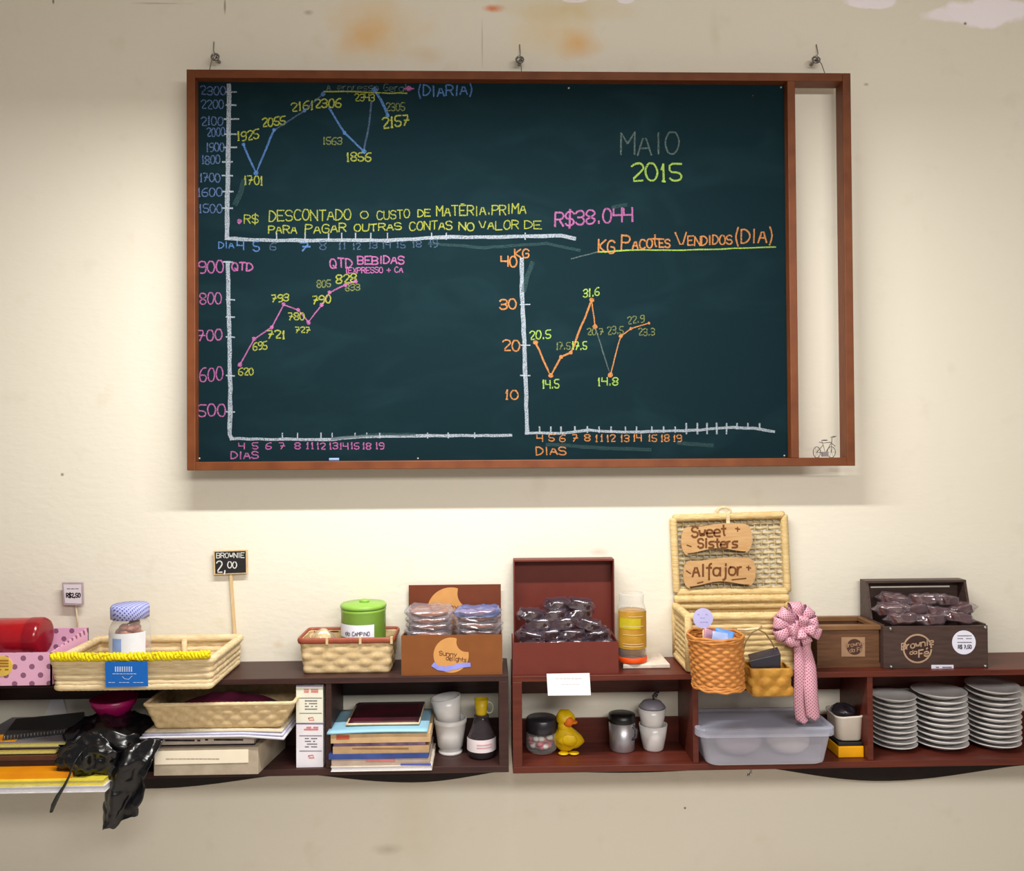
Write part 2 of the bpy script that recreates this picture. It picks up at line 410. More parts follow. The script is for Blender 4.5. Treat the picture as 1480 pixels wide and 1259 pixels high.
# ------------------------------------------------------------ chalkboard
BF, BP, BB = -0.11, -0.078, -0.052       # frame front, panel face, frame back
xl, zb = Wp(270, 680, BF); xr, zt = Wp(1229.5, 105.5, BF); zt = WZ(269, 100, BF)*0.5+WZ(1226, 105.5, BF)*0.5; zb = zb*0.5+WZ(1233, 673.5, BF)*0.5
T = 0.0275
board = thing('chalkboard', 'large dark green chalkboard in a brown wooden frame covered with chalk charts', 'chalkboard', ((xl+xr)/2, BB, zb))
for a in ((xl, xl+T, zb, zt), (xr-T, xr, zb, zt), (xl+T, xr-T, zt-T, zt), (xl+T, xr-T, zb, zb+T)):
    part('frame_rail', MB().box(a[0], a[1], BF, BB, a[2], a[3]), FRAME, board, bev=0.002)
xd = WX(1141, 390, BF)
part('divider', MB().box(xd, xd+0.026, BF, BB, zb+T, zt-T), FRAME, board, bev=0.002)
px0, px1, pz0, pz1 = xl+T, xd, zb+T, zt-T
part('panel', MB().box(px0, px1, BP, BP+0.012, pz0, pz1), BOARD, board)
for (a, b) in ((288, 663), (1134, 659), (1129, 126), (822, 127), (604, 663), (1088, 138)):
    x, z = Wp(a, b, BP)
    m = MB().lathe([(0, 0.003), (0.003, 0.0025), (0.0045, 0)], (x, BP, z), 12, M=Matrix.Rotation(pi/2, 3, 'X'))
    part('screw', m, BLACK if a == 1088 else STEEL, board, smooth=True)
YC = BP-0.0006
CW = chalk('white_chalk', (176, 186, 198), 0.47); CB = chalk('blue_chalk', (92, 134, 196), 0.48); CLB = chalk('pale_blue_chalk', (104, 128, 178), 0.51)
CYE = chalk('yellow_chalk', (172, 178, 72), 0.47); CP = chalk('pink_chalk', (190, 108, 168), 0.47); COR = chalk('orange_chalk', (212, 140, 80), 0.46)
CGY = chalk('faint_grey_chalk', (108, 124, 120), 0.54); CDY = chalk('dim_yellow_chalk', (136, 144, 84), 0.51); CGN = chalk('green_chalk', (166, 198, 88), 0.45); CDB = chalk('dim_blue_chalk', (86, 108, 140), 0.52)
CS = chalk('smeared_chalk', (58, 84, 86), 0.54)
def wob_line(p, amp=0.7, step=12):
    out = []
    for a, b in zip(p, p[1:]):
        n = max(1, int(hypot(b[0]-a[0], b[1]-a[1])/step))
        for i in range(n): t = i/n; out.append((a[0]+(b[0]-a[0])*t+random.uniform(-amp, amp), a[1]+(b[1]-a[1])*t+random.uniform(-amp, amp)))
    out.append(p[-1]); return out
def chalk_part(name, m, items, label=None):
    words = [it for it in items if it[0] == 't']
    big = [it for it in words if not it[1][0].isdigit() or it[1][4] > 9.7]
    if name == 'chalk_writing' and len(items) > 1:
        for it in big:                     # each written word or figure is a part of the board
            mb = MB(); strokes(mb, text_lines(*it[1]), it[2]*0.84, YC); part(name, mb, m, board)
        items = [it for it in items if it not in big]; name = 'chalk_marks'
        if not items: return
    mb = MB()
    for it in items:
        k = it[0]
        if k == 'l': strokes(mb, [wob_line(it[1], it[3] if len(it) > 3 else 0.5)], it[2]*0.86, YC)
        elif k == 't': strokes(mb, text_lines(*it[1]), it[2]*0.84, YC)
        elif k == 'd':
            x, y, r = it[1]; c = [(x+r*cos(a*pi/4), y+r*sin(a*pi/4)) for a in range(9)]
            vi = [mb.V(*(lambda q: (q[0], YC-0.0004, q[1]))(Wp(x+r*0.9*random.uniform(.8, 1.15)*cos(a*pi/5), y+r*0.9*random.uniform(.8, 1.15)*sin(a*pi/5), YC))) for a in range(10)]; mb.Fc(*reversed(vi))
    part(name, mb, m, board, label)
L = lambda p, w_, a=0.5: ('l', p, w_, a)
def T_(s, x0, x1, yb, h, w_=2.0, dy=0): return ('t', (s, x0, x1, yb, h, dy), w_)
D = lambda x, y, r=3.2: ('d', (x, y, r))
ax = [L([(331, 123), (331, 180), (329, 260), (328, 345)], 7.5), L([(328, 345), (400, 347.5), (560, 347.5), (640, 343), (760, 342), (812, 341), (831, 345)], 6),]
for y, a, b in ((133, 326, 342), (152, 327, 341), (172, 324, 345), (194, 325, 341), (213, 323, 342), (234, 322, 336), (254, 321, 336), (277, 321, 337), (301, 321, 336)): ax.append(L([(a, y), (b, y)], 2.6, 0.3))
for x in (400, 441, 475, 494, 514, 536, 560, 624, 645, 759): ax.append(L([(x, 337), (x, 346)], 2.2, 0.3))
chalk_part('chart_axes', CW, ax, 'white chalk axes of the upper sales chart')
ax = [L([(329, 379), (331, 470), (333, 560), (332, 628), (335, 634)], 7), L([(334, 634), (400, 635), (480, 635), (510, 632), (560, 631), (640, 630), (739, 629)], 5), L([(323, 379), (336, 379)], 3)]
for y in (433, 458, 487, 543, 595): ax.append(L([(327, y), (339, y+0.5)], 2.4, 0.3))
for x in (408, 430, 464, 480, 513, 530, 549, 618, 648, 686): ax.append(L([(x, 626), (x, 633)], 2.2, 0.3))
chalk_part('chart_axes', CW, ax, 'white chalk axes of the lower left drinks chart')
ax = [L([(754, 374), (755, 440), (757, 480), (760, 560), (762, 625)], 7), L([(760, 626), (810, 626), (850, 622), (900, 625), (1000, 622), (1060, 618), (1090, 619), (1119, 624)], 4.5)]
for x in (780, 796, 811, 831, 849, 866, 883, 904, 920, 942, 959, 976): ax.append(L([(x, 617), (x, 625)], 2.6, 0.3))
for x in (992, 1008, 1022, 1036, 1050, 1065, 1081, 1098): ax.append(L([(x, 612), (x, 627 if x < 1055 else 620)], 2.8, 0.3))
for y in (440, 499, 543): ax.append(L([(752, y), (766, y)], 2.2, 0.3))
chalk_part('chart_axes', CW, ax, 'white chalk axes of the lower right parcels chart')
chalk_part('chart_line', CB, [L([(352, 209), (370, 250), (396, 188)], 3.2), L([(476, 156), (498, 192), (526, 219)], 3.4), L([(541, 130), (550, 144), (561, 168)], 4.5)] +
           [D(352, 209), D(370, 250, 4), D(396, 188), D(440, 160), D(467, 136, 3.8), D(498, 192), D(526, 219, 4), D(541, 130, 5), D(560, 167)], 'blue chalk line of the upper chart')
chalk_part('chart_line', CDB, [L([(396, 188), (440, 160), (467, 136)], 2.6), L([(526, 219), (533, 180), (537, 146)], 3)])
chalk_part('chart_line', CP, [L([(347, 527), (367, 490), (393, 473), (410, 440), (431, 448), (446, 466), (465, 441), (476, 423), (499, 412), (514, 406)], 2.4)] +
           [D(347, 527, 4), D(367, 490, 3.6), D(393, 473), D(410, 440), D(431, 448), D(446, 466, 3.6), D(465, 441), D(476, 423), D(499, 412), D(514, 407)], 'pink chalk line of the drinks chart')
chalk_part('chart_line', COR, [L([(774, 495), (796, 544), (811, 516), (825, 510), (855, 434)], 3.4), L([(855, 434), (860, 472)], 2), L([(882, 542), (897, 486), (912, 475), (938, 467)], 2)] +
           [D(774, 495, 4), D(796, 543, 4), D(811, 516), D(825, 510), D(855, 434, 4), D(860, 472, 4), D(882, 542, 4.4), D(897, 486), D(912, 475, 2.6), D(938, 467, 2.2)], 'orange chalk line of the parcels chart')
chalk_part('chart_line', CGY, [L([(860, 472), (882, 542), (897, 486)], 2)])
it = []
for s, a, b, y in (('2300', 290, 326, 137), ('2200', 291, 323, 157), ('2100', 291, 322, 181), ('2000', 299, 325, 197), ('1900', 298, 324, 219), ('1800', 292, 318, 237), ('1700', 289, 318, 263), ('1600', 286, 321, 284), ('1500', 288, 321, 307)):
    it.append(T_(s, a, b, y, 12, 2.0))
chalk_part('chalk_writing', CLB, it, 'pale blue figures up the left side')
chalk_part('chalk_writing', CB, [T_('(DIARIA)', 604, 683, 139, 15, 2.6, 2), T_('DIA', 316, 338, 359, 9, 2), T_('4', 343, 352, 361, 13, 2.4), T_('5', 366, 375, 363, 14, 2.4), T_('7', 434, 448, 363, 12, 3)], 'blue words and figures along the upper axis')
chalk_part('chalk_writing', CDB, [T_('6', 390, 399, 362, 10, 1.8), T_('8', 462, 471, 361, 13, 1.8), T_('11', 489, 500, 360, 10, 1.8), T_('12', 510, 521, 360, 9, 1.8), T_('13', 533, 545, 359, 9, 1.8), T_('14', 553, 564, 359, 10, 1.8), T_('15', 573, 586, 358, 9, 1.8), T_('18', 596, 609, 357, 9, 1.8), T_('19', 621, 632, 357, 11, 1.8)])
chalk_part('chalk_writing', CYE, [T_('1925', 343, 374, 204, 13, 2.4, 4), T_('1701', 353, 380, 267, 12, 2.4), T_('2055', 379, 412, 184, 12, 2.6, 4), T_('2161', 421, 453, 161, 12, 2.4, 3), T_('2306', 455, 493, 156, 12, 2.6, 1), T_('2343', 513, 541, 146, 10, 2, 0), T_('1856', 501, 536, 233, 12, 2.4), T_('2157', 553, 591, 185, 15, 2.8, 4),
    L([(468, 132), (500, 132), (540, 134), (588, 135)], 2.4),
    T_('R$', 353, 373, 323, 12, 2, 0), T_('DESCONTADO', 389, 507, 320, 15, 2.2, 3), T_('O', 521, 532, 316, 10, 2), T_('CUSTO', 545, 592, 317, 12, 2, 2), T_('DE', 604, 622, 313, 10, 2.2), T_('MATÉRIA.PRIMA', 631, 760, 313, 14, 2.2, 4),
    T_('PARA', 388, 429, 337, 11, 2.2, 0), T_('PAGAR', 441, 500, 337, 12, 2.2, 2), T_('OUTRAS', 512, 580, 335, 10, 2.2, 3), T_('CONTAS', 592, 653, 333, 12, 2.2, 2), T_('NO', 663, 685, 333, 11, 2.4), T_('VALOR', 693, 749, 332, 12, 2.2, 1), T_('DE', 758, 783, 330, 11, 1.9),
    T_('620', 345, 366, 542, 10, 2.2), T_('695', 366, 386, 507, 11, 2.2, 3), T_('721', 387, 412, 489, 11, 2.6, 0), T_('793', 393, 417, 437, 10, 2.4, 2), T_('780', 417, 440, 462, 10, 2.2), T_('790', 452, 478, 440, 11, 2.4, 2), T_('828', 486, 515, 410, 12, 2.4, 3), T_('727', 427, 448, 481, 8, 2)], 'yellow figures and sentences about costs')
chalk_part('chalk_writing', CDY, [T_('1563', 467, 494, 209, 10, 2), T_('2305', 558, 585, 160, 11, 1.8), T_('805', 458, 478, 415, 10, 2), T_('833', 499, 520, 420, 9, 2)])
chalk_part('chalk_writing', CGY, [T_('Averpresso Geral', 472, 588, 131, 10, 1.6, -1), T_('MAIO', 897, 981, 225, 31, 3.0, 5), L([(826, 374), (864, 364)], 2)])
chalk_part('chalk_writing', CGN, [T_('2015', 912, 985, 263, 25, 3.4, 1), L([(864, 364), (920, 361.5), (1000, 361.5), (1060, 359), (1121, 357)], 2.4),
    T_('20.5', 766, 796, 492, 12, 2.2, 4), T_('14.5', 784, 808, 561, 12, 2.2, 0), T_('31.6', 843, 866, 430, 11, 2.2, 3), T_('17.5', 827, 848, 505, 11, 2.2), T_('14.8', 864, 893, 557, 11, 2.2, 0)], 'lime green year and figures')
chalk_part('chalk_writing', CDY, [T_('17.5', 804, 824, 505, 10, 1.8), T_('20.7', 849, 872, 484, 9, 2), T_('23.5', 878, 901, 483, 11, 1.8), T_('22.9', 907, 931, 468, 10, 1.8, 3), T_('23.3', 923, 946, 485, 10, 1.8)])
it = [T_('R$38.044', 802, 914, 327, 20, 3.2, 8), D(346, 320, 4), D(591, 128, 4.5), L([(585, 128), (598, 128)], 2.4), T_('QTD', 335, 365, 391, 11, 2.8), T_('QTD', 477, 509, 387, 13, 2.6), T_('BEBIDAS', 517, 584, 382, 11, 2.6, 1),
      T_('(EXPRESSO + CA', 500, 582, 395, 8, 1.7, 1), T_('900', 287, 323, 394, 17, 2.6, 0), T_('800', 289, 320, 440, 16, 2.2, 0), T_('700', 286, 321, 492, 15, 2.4), T_('600', 289, 322, 552, 19, 2.2, 2), T_('500', 286, 326, 602, 17, 2.4)]
for s, x in (('4', 349), ('5', 369), ('6', 388), ('7', 408), ('8', 430), ('11', 448), ('12', 464), ('13', 482), ('14', 497), ('15', 513), ('18', 530), ('19', 549)):
    ww = 4 if len(s) == 1 else 6; it.append(T_(s, x-ww, x+ww, 649, 9, 1.9))
it.append(T_('DIAS', 334, 373, 663, 10, 2.4))
chalk_part('chalk_writing', CP, it, 'pink figures and words of the drinks chart')
it = [T_('KG', 744, 764, 373, 12, 2.6), T_('40', 724, 747, 386, 15, 2.8), T_('30', 722, 746, 447, 14, 2.8), T_('20', 727, 751, 507, 15, 2.6), T_('10', 730, 749, 577, 13, 2.6),
      T_('KG', 865, 888, 365, 18, 3, 0), T_('P', 898, 910, 360, 21, 3), T_('ACO', 914, 943, 360, 13, 2.8, 1), T_('t', 942, 951, 357, 17, 2.8), T_('ES', 953, 968, 358, 12, 2.8), T_('V', 977, 993, 357, 22, 2.8), T_('ENDIDOS', 994, 1058, 355, 13, 2.6, 2), T_('(DIA)', 1062, 1117, 352, 20, 2.8, 1), T_('DIAS', 775, 818, 657, 11, 2.4, 0)]
for s, x in (('4', 780), ('5', 797), ('6', 813), ('7', 831), ('8', 849), ('11', 866), ('12', 883), ('13', 903), ('14', 921), ('15', 943), ('18', 961), ('19', 979)):
    ww = 4 if len(s) == 1 else 6; it.append(T_(s, x-ww, x+ww, 638, 9.5, 2.0))
chalk_part('chalk_writing', COR, it, 'orange title and figures of the parcels chart')
chalk_part('chalk_smear', CS, [L([(340, 295), (347, 280), (352, 262)], 9), L([(620, 352), (700, 358), (790, 352), (838, 362)], 5), L([(770, 380), (762, 400), (757, 420)], 8), L([(790, 642), (870, 648), (940, 650)], 6), L([(980, 640), (1030, 644)], 7), L([(480, 634), (540, 628), (600, 628)], 5), L([(885, 300), (905, 296)], 6)], 'wiped grey chalk smears')

# hanging hooks of the board: each a wall plug with an eye bolt and wire
for i, (hx, hy, lab) in enumerate(((313, 84, 'wire and eye bolt holding the left end of the chalkboard'), (751, 88, 'wire and eye bolt over the middle of the chalkboard'), (1177, 88, 'wire and eye bolt holding the right end of the chalkboard'))):
    x, z = Wp(hx, hy, -0.03); xt, zt2 = Wp(hx-4 if i == 0 else hx+(3 if i == 2 else 0), hy-24, -0.004)
    h = thing('board_hook', lab, 'hook', (x, 0, z), 'chalkboard hooks')
    part('bolt', MB().tube([(x, 0.004, z), (x, -0.03, z), (x+0.01, -0.05, z-0.004)], 0.0055, 10), STEEL, h, smooth=True)
    part('eye', MB().tube([(x+0.012*cos(a*pi/8), -0.045+0.004*sin(a*pi/8), z-0.003+0.012*sin(a*pi/8)) for a in range(16)], 0.0035, 8, closed=True), STEEL, h, smooth=True)
    xa, za = Wp(hx+2, 108, BF)
    part('wire', MB().tube([(xt, -0.003, zt2), (xt+0.002, -0.012, (z+zt2)/2), (x, -0.045, z+0.004), (x+0.002, -0.085, (z+zt)/2+0.003), (x+0.003, -0.108, zt+0.001)], 0.0016, 6), mat('grey_wire', (120, 112, 104), 0.5, var=0.1), h, smooth=True)

# wire bicycle on the bottom rail, chalk stub on the ledge
BK = mat('dark_wire', (62, 54, 56), 0.45, 0.5)
bx, bz = Wp(1191, 668, -0.085); bz = zb+T; u = 1/436.0
bike = thing('wire_bicycle', 'tiny dark wire bicycle standing in the open slot of the board frame', 'ornament', (bx, -0.085, bz))
def bp(px, py, dy=0): x = bx+(px-1191)*u; return (x, -0.085+dy, bz+(666.5-py)*u)
for cx_, rx in ((1180.5, 5.4), (1202, 6.0)):
    c = bp(cx_, 658.5); wb = MB().tube([(c[0]+rx*u*cos(a*pi/12), c[1], c[2]+8*u*sin(a*pi/12)) for a in range(24)], 0.0011, 6, closed=True)
    for a in range(6):
        wb.tube([c, (c[0]+rx*u*cos(a*pi/3), c[1], c[2]+8*u*sin(a*pi/3))], 0.0004, 4)
    part('wheel', wb, BK, bike, smooth=True)
fb = MB()
for p in ([(1180.5, 658.5), (1190, 648), (1188, 642)], [(1188, 645), (1202, 644)], [(1202, 658.5), (1203, 638), (1205, 635)], [(1190, 648), (1193, 660), (1180.5, 658.5)], [(1193, 660), (1202, 645)], [(1202, 645), (1208, 650)]): fb.tube([bp(*q) for q in p], 0.001, 6)
part('frame', fb, BK, bike, smooth=True)
part('handlebar', MB().tube([bp(1203, 637, -0.012), bp(1208, 635, -0.008), bp(1206, 636), bp(1208, 635, 0.008), bp(1203, 637, 0.012)], 0.001, 6), BK, bike, smooth=True)
part('saddle', MB().ball(bp(1192, 641), (0.011, 0.004, 0.002), 12, 8), BK, bike, smooth=True)
part('rear_rack', MB().tube([bp(1184, 643.5), bp(1190, 645)], 0.0016, 6).box(*[v for p in (bp(1189, 662), bp(1196, 656)) for v in ()] or (bp(1188, 660)[0], bp(1197, 660)[0], -0.090, -0.080, bp(0, 665)[2], bp(0, 658)[2])), mat('grey_wire_box', (130, 122, 122), 0.6), bike)
cx0, cz0 = Wp(483, 667, -0.094)
solo('chalk_stick', MB().tube([(cx0-0.016, -0.094, zb+T+0.0052), (cx0+0.016, -0.094, zb+T+0.0052)], 0.005, 12), mat('blue_chalk_stick', (130, 156, 208), 0.9), 'short blue chalk stub lying on the lower ledge of the chalkboard', 'chalk')

# ------------------------------------------------------------ wall shelves
SD = -0.215
ST, SF = 0.818, 0.5345                   # left unit: top of the upper board, top of the lower board
RTP, RFL = 0.8150, 0.5300                # right unit
TH = 0.018
def shelf(label, m, xa, xb, top, flo, divs, arcs):
    t = thing('wall_shelf', label, 'shelf', ((xa+xb)/2, SD/2, flo-0.02))
    part('top_board', MB().box(xa, xb, SD, 0, top-TH, top), m, t, bev=0.0015)
    part('bottom_board', MB().box(xa, xb, SD, 0, flo-0.021, flo), m, t, bev=0.0015)
    for a in (xa, xb-0.03): part('end_panel', MB().box(a, a+0.03, SD, 0, flo, top-TH), m, t, bev=0.0015)
    for d in divs: part('divider', MB().box(d-0.009, d+0.009, SD+0.004, 0, flo, top-TH), m, t, bev=0.0015)
    xs = [xa+0.03]+[v for d in divs for v in (d-0.009, d+0.009)]+[xb-0.03]
    for i in range(0, len(xs), 2):
        part('back_rail', MB().box(xs[i], xs[i+1], -0.010, 0, top-TH-0.098, top-TH), m, t)
        part('back_rail', MB().box(xs[i], xs[i+1], -0.010, 0, flo, flo+0.082), m, t)
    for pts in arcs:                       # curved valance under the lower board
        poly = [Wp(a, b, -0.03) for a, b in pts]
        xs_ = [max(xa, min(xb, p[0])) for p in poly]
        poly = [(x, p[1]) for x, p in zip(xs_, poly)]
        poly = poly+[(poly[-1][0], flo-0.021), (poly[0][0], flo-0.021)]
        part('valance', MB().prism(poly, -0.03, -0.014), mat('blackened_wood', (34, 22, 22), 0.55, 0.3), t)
    return t
def arc(x0, y0, xm, ym, x1, y1, n=18):
    out = []
    for i in range(n+1):
        t = i/n; x = x0+(x1-x0)*t; tm = (xm-x0)/(x1-x0)
        s_ = sin(pi*(t/(2*tm) if t < tm else 0.5+(t-tm)/(2*(1-tm))))**1.3 if 0 < t < 1 else 0
        yb = y0+(y1-y0)*t; out.append((x, yb+(ym-(y0+(y1-y0)*tm))*s_))
    return out
LXR = WX(735, 1050, SD); RXL = WX(741, 1050, SD)
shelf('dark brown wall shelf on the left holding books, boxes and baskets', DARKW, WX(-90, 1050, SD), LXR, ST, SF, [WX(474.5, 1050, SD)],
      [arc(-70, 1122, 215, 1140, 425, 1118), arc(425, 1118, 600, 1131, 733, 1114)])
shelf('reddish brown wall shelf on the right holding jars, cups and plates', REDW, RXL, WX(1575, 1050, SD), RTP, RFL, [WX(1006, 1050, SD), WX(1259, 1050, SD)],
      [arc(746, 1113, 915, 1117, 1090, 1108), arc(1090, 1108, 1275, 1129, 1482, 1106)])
x, z = Wp(1086, 1117, -0.2)
solo('shelf_bracket', MB().tube([(x, -0.195, RFL-0.0215), (x, -0.195, z), (x-0.004, -0.2, z-0.008), (x-0.012, -0.2, z-0.006)], 0.004, 8).box(x-0.014, x+0.02, -0.205, -0.185, RFL-0.024, RFL-0.021), STEEL, 'small metal hook under the right shelf below the plastic container', 'hook', smooth=False)

# ------------------------------------------------------------ weaving helpers
def rrect(cx, cy, hx, hy, r):
    seg = [2*(hx-r), pi/2*r, 2*(hy-r), pi/2*r]*2; tot = sum(seg)
    def f(s):
        d = (s % 1.0)*tot
        st = [((cx-hx+r, cy-hy), (1, 0)), None, ((cx+hx, cy-hy+r), (0, 1)), None, ((cx+hx-r, cy+hy), (-1, 0)), None, ((cx-hx, cy+hy-r), (0, -1)), None]
        cc = [None, (cx+hx-r, cy-hy+r, -pi/2), None, (cx+hx-r, cy+hy-r, 0), None, (cx-hx+r, cy+hy-r, pi/2), None, (cx-hx+r, cy-hy+r, pi)]
        for i, L_ in enumerate(seg):
            if d <= L_ or i == 7:
                if i % 2 == 0:
                    p, t = st[i]; return (p[0]+t[0]*d, p[1]+t[1]*d, t[1], -t[0])
                c = cc[i]; a = c[2]+(d/r if r > 0 else 0); return (c[0]+r*cos(a), c[1]+r*sin(a), cos(a), sin(a))
            d -= L_
    return f
def circ(cx, cy, r): return lambda s: (cx+r*cos(2*pi*s), cy+r*sin(2*pi*s), cos(2*pi*s), sin(2*pi*s))
def woven(mb, r0, r1, z0, z1, rows, nst, amp, sub=4, per=4, zf=None, bulge=0.0):
    """woven wall between ring r0 at z0 and ring r1 at z1; nst must be even"""
    nu, nv = nst*per, rows*sub; g = []
    for j in range(nv+1):
        t = j/nv; row = int(min(rows-1, t*rows)); fr = t*rows-row; line = []
        for i in range(nu):
            s = i/nu; a, b = r0(s), r1(s)
            x, y = a[0]+(b[0]-a[0])*t, a[1]+(b[1]-a[1])*t
            nx, ny = a[2]+(b[2]-a[2])*t, a[3]+(b[3]-a[3])*t; k = hypot(nx, ny) or 1
            d = amp*(0.55+0.75*cos(pi*s*nst+pi*row))*sin(pi*fr)**0.6 if 0 < fr < 1 else 0
            d += bulge*sin(pi*t)
            zz = z0+(z1-z0)*t+(zf(s, t) if zf else 0)
            line.append(mb.V(x+nx/k*d, y+ny/k*d, zz))
        g.append(line)
    for j in range(nv):
        for i in range(nu): k = (i+1) % nu; mb.Fc(g[j][i], g[j][k], g[j+1][k], g[j+1][i])
    return mb
def corded(mb, r0, r1, z0, z1, rows, amp, nu=160, sub=5, wig=0.0):
    g = []; nv = rows*sub
    for j in range(nv+1):
        t = j/nv; fr = (t*rows) % 1.0; line = []
        for i in range(nu):
            s = i/nu; a, b = r0(s), r1(s)
            x, y = a[0]+(b[0]-a[0])*t, a[1]+(b[1]-a[1])*t
            nx, ny = a[2], a[3]
            d = amp*abs(sin(pi*fr))**0.7*(0.8+0.4*mnoise.noise(Vector((s*60, j//sub*3.1, 1))))
            zz = z0+(z1-z0)*t+(wig*mnoise.noise(Vector((s*35, (j//sub)*5.7, 0))) if 0 < j < nv else 0)
            line.append(mb.V(x+nx*d, y+ny*d, zz))
        g.append(line)
    for j in range(nv):
        for i in range(nu): k = (i+1) % nu; mb.Fc(g[j][i], g[j][k], g[j+1][k], g[j+1][i])
    return mb
def rim(mb, ring, z, r, n=120, wraps=60, amp=0.12, k=10, zf=None):
    pts = []
    for i in range(n): a = ring(i/n); pts.append((a[0], a[1], z+(zf(i/n) if zf else 0)))
    N = len(pts)
    return mb.tube(pts, lambda t: r*(1+amp*abs(sin(pi*wraps*t))), k, closed=True)

# ------------------------------------------------------------ far left: pink dotted box with the red canister
PINK = dots('pink_dotted_card', (230, 176, 206), (142, 92, 122), 0.052, 0.0085, rough=0.6)
pf = -0.262; pbk = -0.03
pxr = WX(74, 965, pf)+0.001; pxl = WX(-40, 965, pf); pzt = WZ(40, 943.5, pf)
pbx = thing('gift_box', 'open pink polka dot cardboard box at the left end of the shelf', 'box', ((pxl+pxr)/2, -0.15, ST))
part('front_wall', MB().box(pxl, pxr, pf, pf+0.004, ST, pzt), PINK, pbx)
zbk = WZ(120, 907, pbk)
part('back_wall', MB().box(pxl, pxr, pbk-0.004, pbk, ST, zbk), PINK, pbx)
part('side_wall', MB().hexa([(pxr-0.004, pf, ST), (pxr, pf, ST), (pxr, pbk, ST), (pxr-0.004, pbk, ST), (pxr-0.004, pf, pzt), (pxr, pf, pzt), (pxr, pbk, zbk), (pxr-0.004, pbk, zbk)]), PINK, pbx)
part('side_wall', MB().hexa([(pxl, pf, ST), (pxl+.004, pf, ST), (pxl+.004, pbk, ST), (pxl, pbk, ST), (pxl, pf, pzt), (pxl+.004, pf, pzt), (pxl+.004, pbk, zbk), (pxl, pbk, zbk)]), PINK, pbx)
part('bottom', MB().box(pxl, pxr, pf, pbk, ST, ST+0.003), PINK, pbx)
x, z = Wp(3, 963, pf-0.002)
mb = MB().disc((x, pf-0.0018, z), 0.031, 28, y1=pf-0.0002); mb.use(1)
for k, yy in enumerate((955, 959, 963, 968)): fake_line(mb, -8, 13, yy, 2.2, pf-0.0022)
part('sticker', mb, [mat('yellow_sticker', (226, 190, 84), 0.5), mat('orange_print', (170, 110, 40), 0.8)], pbx, 'round yellow sticker')
RED = mat('glossy_red_metal', (170, 14, 26), 0.16, 0.7, var=0.05)
cyY = -0.15; zc = WZ(30, 920, cyY); cr = 0.0585; xc1 = WX(66, 920, cyY); xc0 = WX(-70, 920, cyY)
zc = max(zc, ST+0.003+cr)
can = thing('canister', 'shiny red canister lying on its side in the pink polka dot box', 'canister', (xc0, cyY, zc-cr))
Mx = Matrix.Rotation(pi/2, 3, 'Y')
part('body', MB().lathe([(0, 0), (cr*0.9, 0), (cr, 0.004), (cr, xc1-xc0-0.04)], (xc0, cyY, zc), 36, M=Mx), RED, can, smooth=True)
part('cap', MB().lathe([(cr+0.0015, xc1-xc0-0.045), (cr+0.0015, xc1-xc0-0.012), (cr*0.93, xc1-xc0-0.002), (cr*0.8, xc1-xc0), (0, xc1-xc0)], (xc0, cyY, zc), 36, M=Mx), mat('dark_red_cap', (140, 10, 28), 0.2, 0.6, var=0.05), can, smooth=True)
# price tag on a stick
yS = -0.022
a0 = Wp(90, 842, yS); a1 = Wp(120, 842, yS); a2 = Wp(121, 875, yS); a3 = Wp(93, 874, yS)
pt = thing('price_sign', 'small grey framed price tag standing behind the pink polka dot box', 'price sign', (a2[0], yS, ST))
part('stick', MB().tube([(WX(108, 874, yS), yS+0.006, a2[1]), (WX(111, 900, yS), yS+0.006, WZ(110, 900, yS)), (WX(113, 940, yS), yS+0.006, ST)], 0.003, 8), mat('pale_stick', (196, 176, 146), 0.7), pt, smooth=True)
part('frame', MB().prism([a0, a1, a2, a3], yS-0.003, yS+0.004), mat('mauve_card', (176, 158, 166), 0.7), pt)
ins = lambda p, k: (p[0]+((a0[0]+a2[0])/2-p[0])*k, p[1]+((a0[1]+a2[1])/2-p[1])*k)
mb = MB().prism([ins(a0, .16), ins(a1, .16), ins(a2, .16), ins(a3, .16)], yS-0.0042, yS-0.003); mb.use(1)
strokes(mb, text_lines('R$2,50', 96, 116, 863.5, 6, 0, 0.01), 1.5, yS-0.0046); fake_line(mb, 97, 115, 851, 0.8, yS-0.0046)
part('label', mb, [mat('pale_mauve_paper', (220, 210, 218), 0.8, var=0.03), BLACKINK], pt)

# ------------------------------------------------------------ pale straw tray with yellow braid
yF = -0.325; yB = -0.028
sxl = WX(74, 965, yF); sxr = WX(307, 965, yF); szt = WZ(190, 950, yF)
SZ = ST+0.0005
scx, scy = (sxl+sxr)/2, (yF+yB)/2
tray = thing('straw_tray', 'wide pale straw tray with a yellow braid overhanging the left shelf', 'basket', (scx, scy, SZ))
hx, hy = (sxr-sxl)/2, (yB-yF)/2
R0 = rrect(scx, scy, hx-0.012, hy-0.010, 0.006); R1 = rrect(scx, scy, hx-0.004, hy-0.004, 0.008)
mb = corded(MB(), R0, R1, SZ+0.012, szt-0.012, 4, 0.007, 220, 5, 0.002)
part('side_walls', mb, STRAW, tray, smooth=True, solid=0.004)
part('rim', rim(MB(), R1, szt-0.012, 0.0115, 200, 110, 0.12), STRAW, tray, smooth=True)
part('base_roll', rim(MB(), R0, SZ+0.0105, 0.0105, 200, 110, 0.12), STRAW, tray, smooth=True)
part('bottom', MB().box(scx-hx+0.014, scx+hx-0.014, scy-hy+0.014, scy+hy-0.014, SZ+0.002, SZ+0.008), STRAW, tray)
for q in (-0.3, 0.18): part('inner_strut', MB().tube([(scx+q*hx*1.2, yB-0.016, SZ+0.008), (scx+q*hx*1.2, yB-0.016, szt-0.012)], 0.009, 10), STRAW, tray, smooth=True)
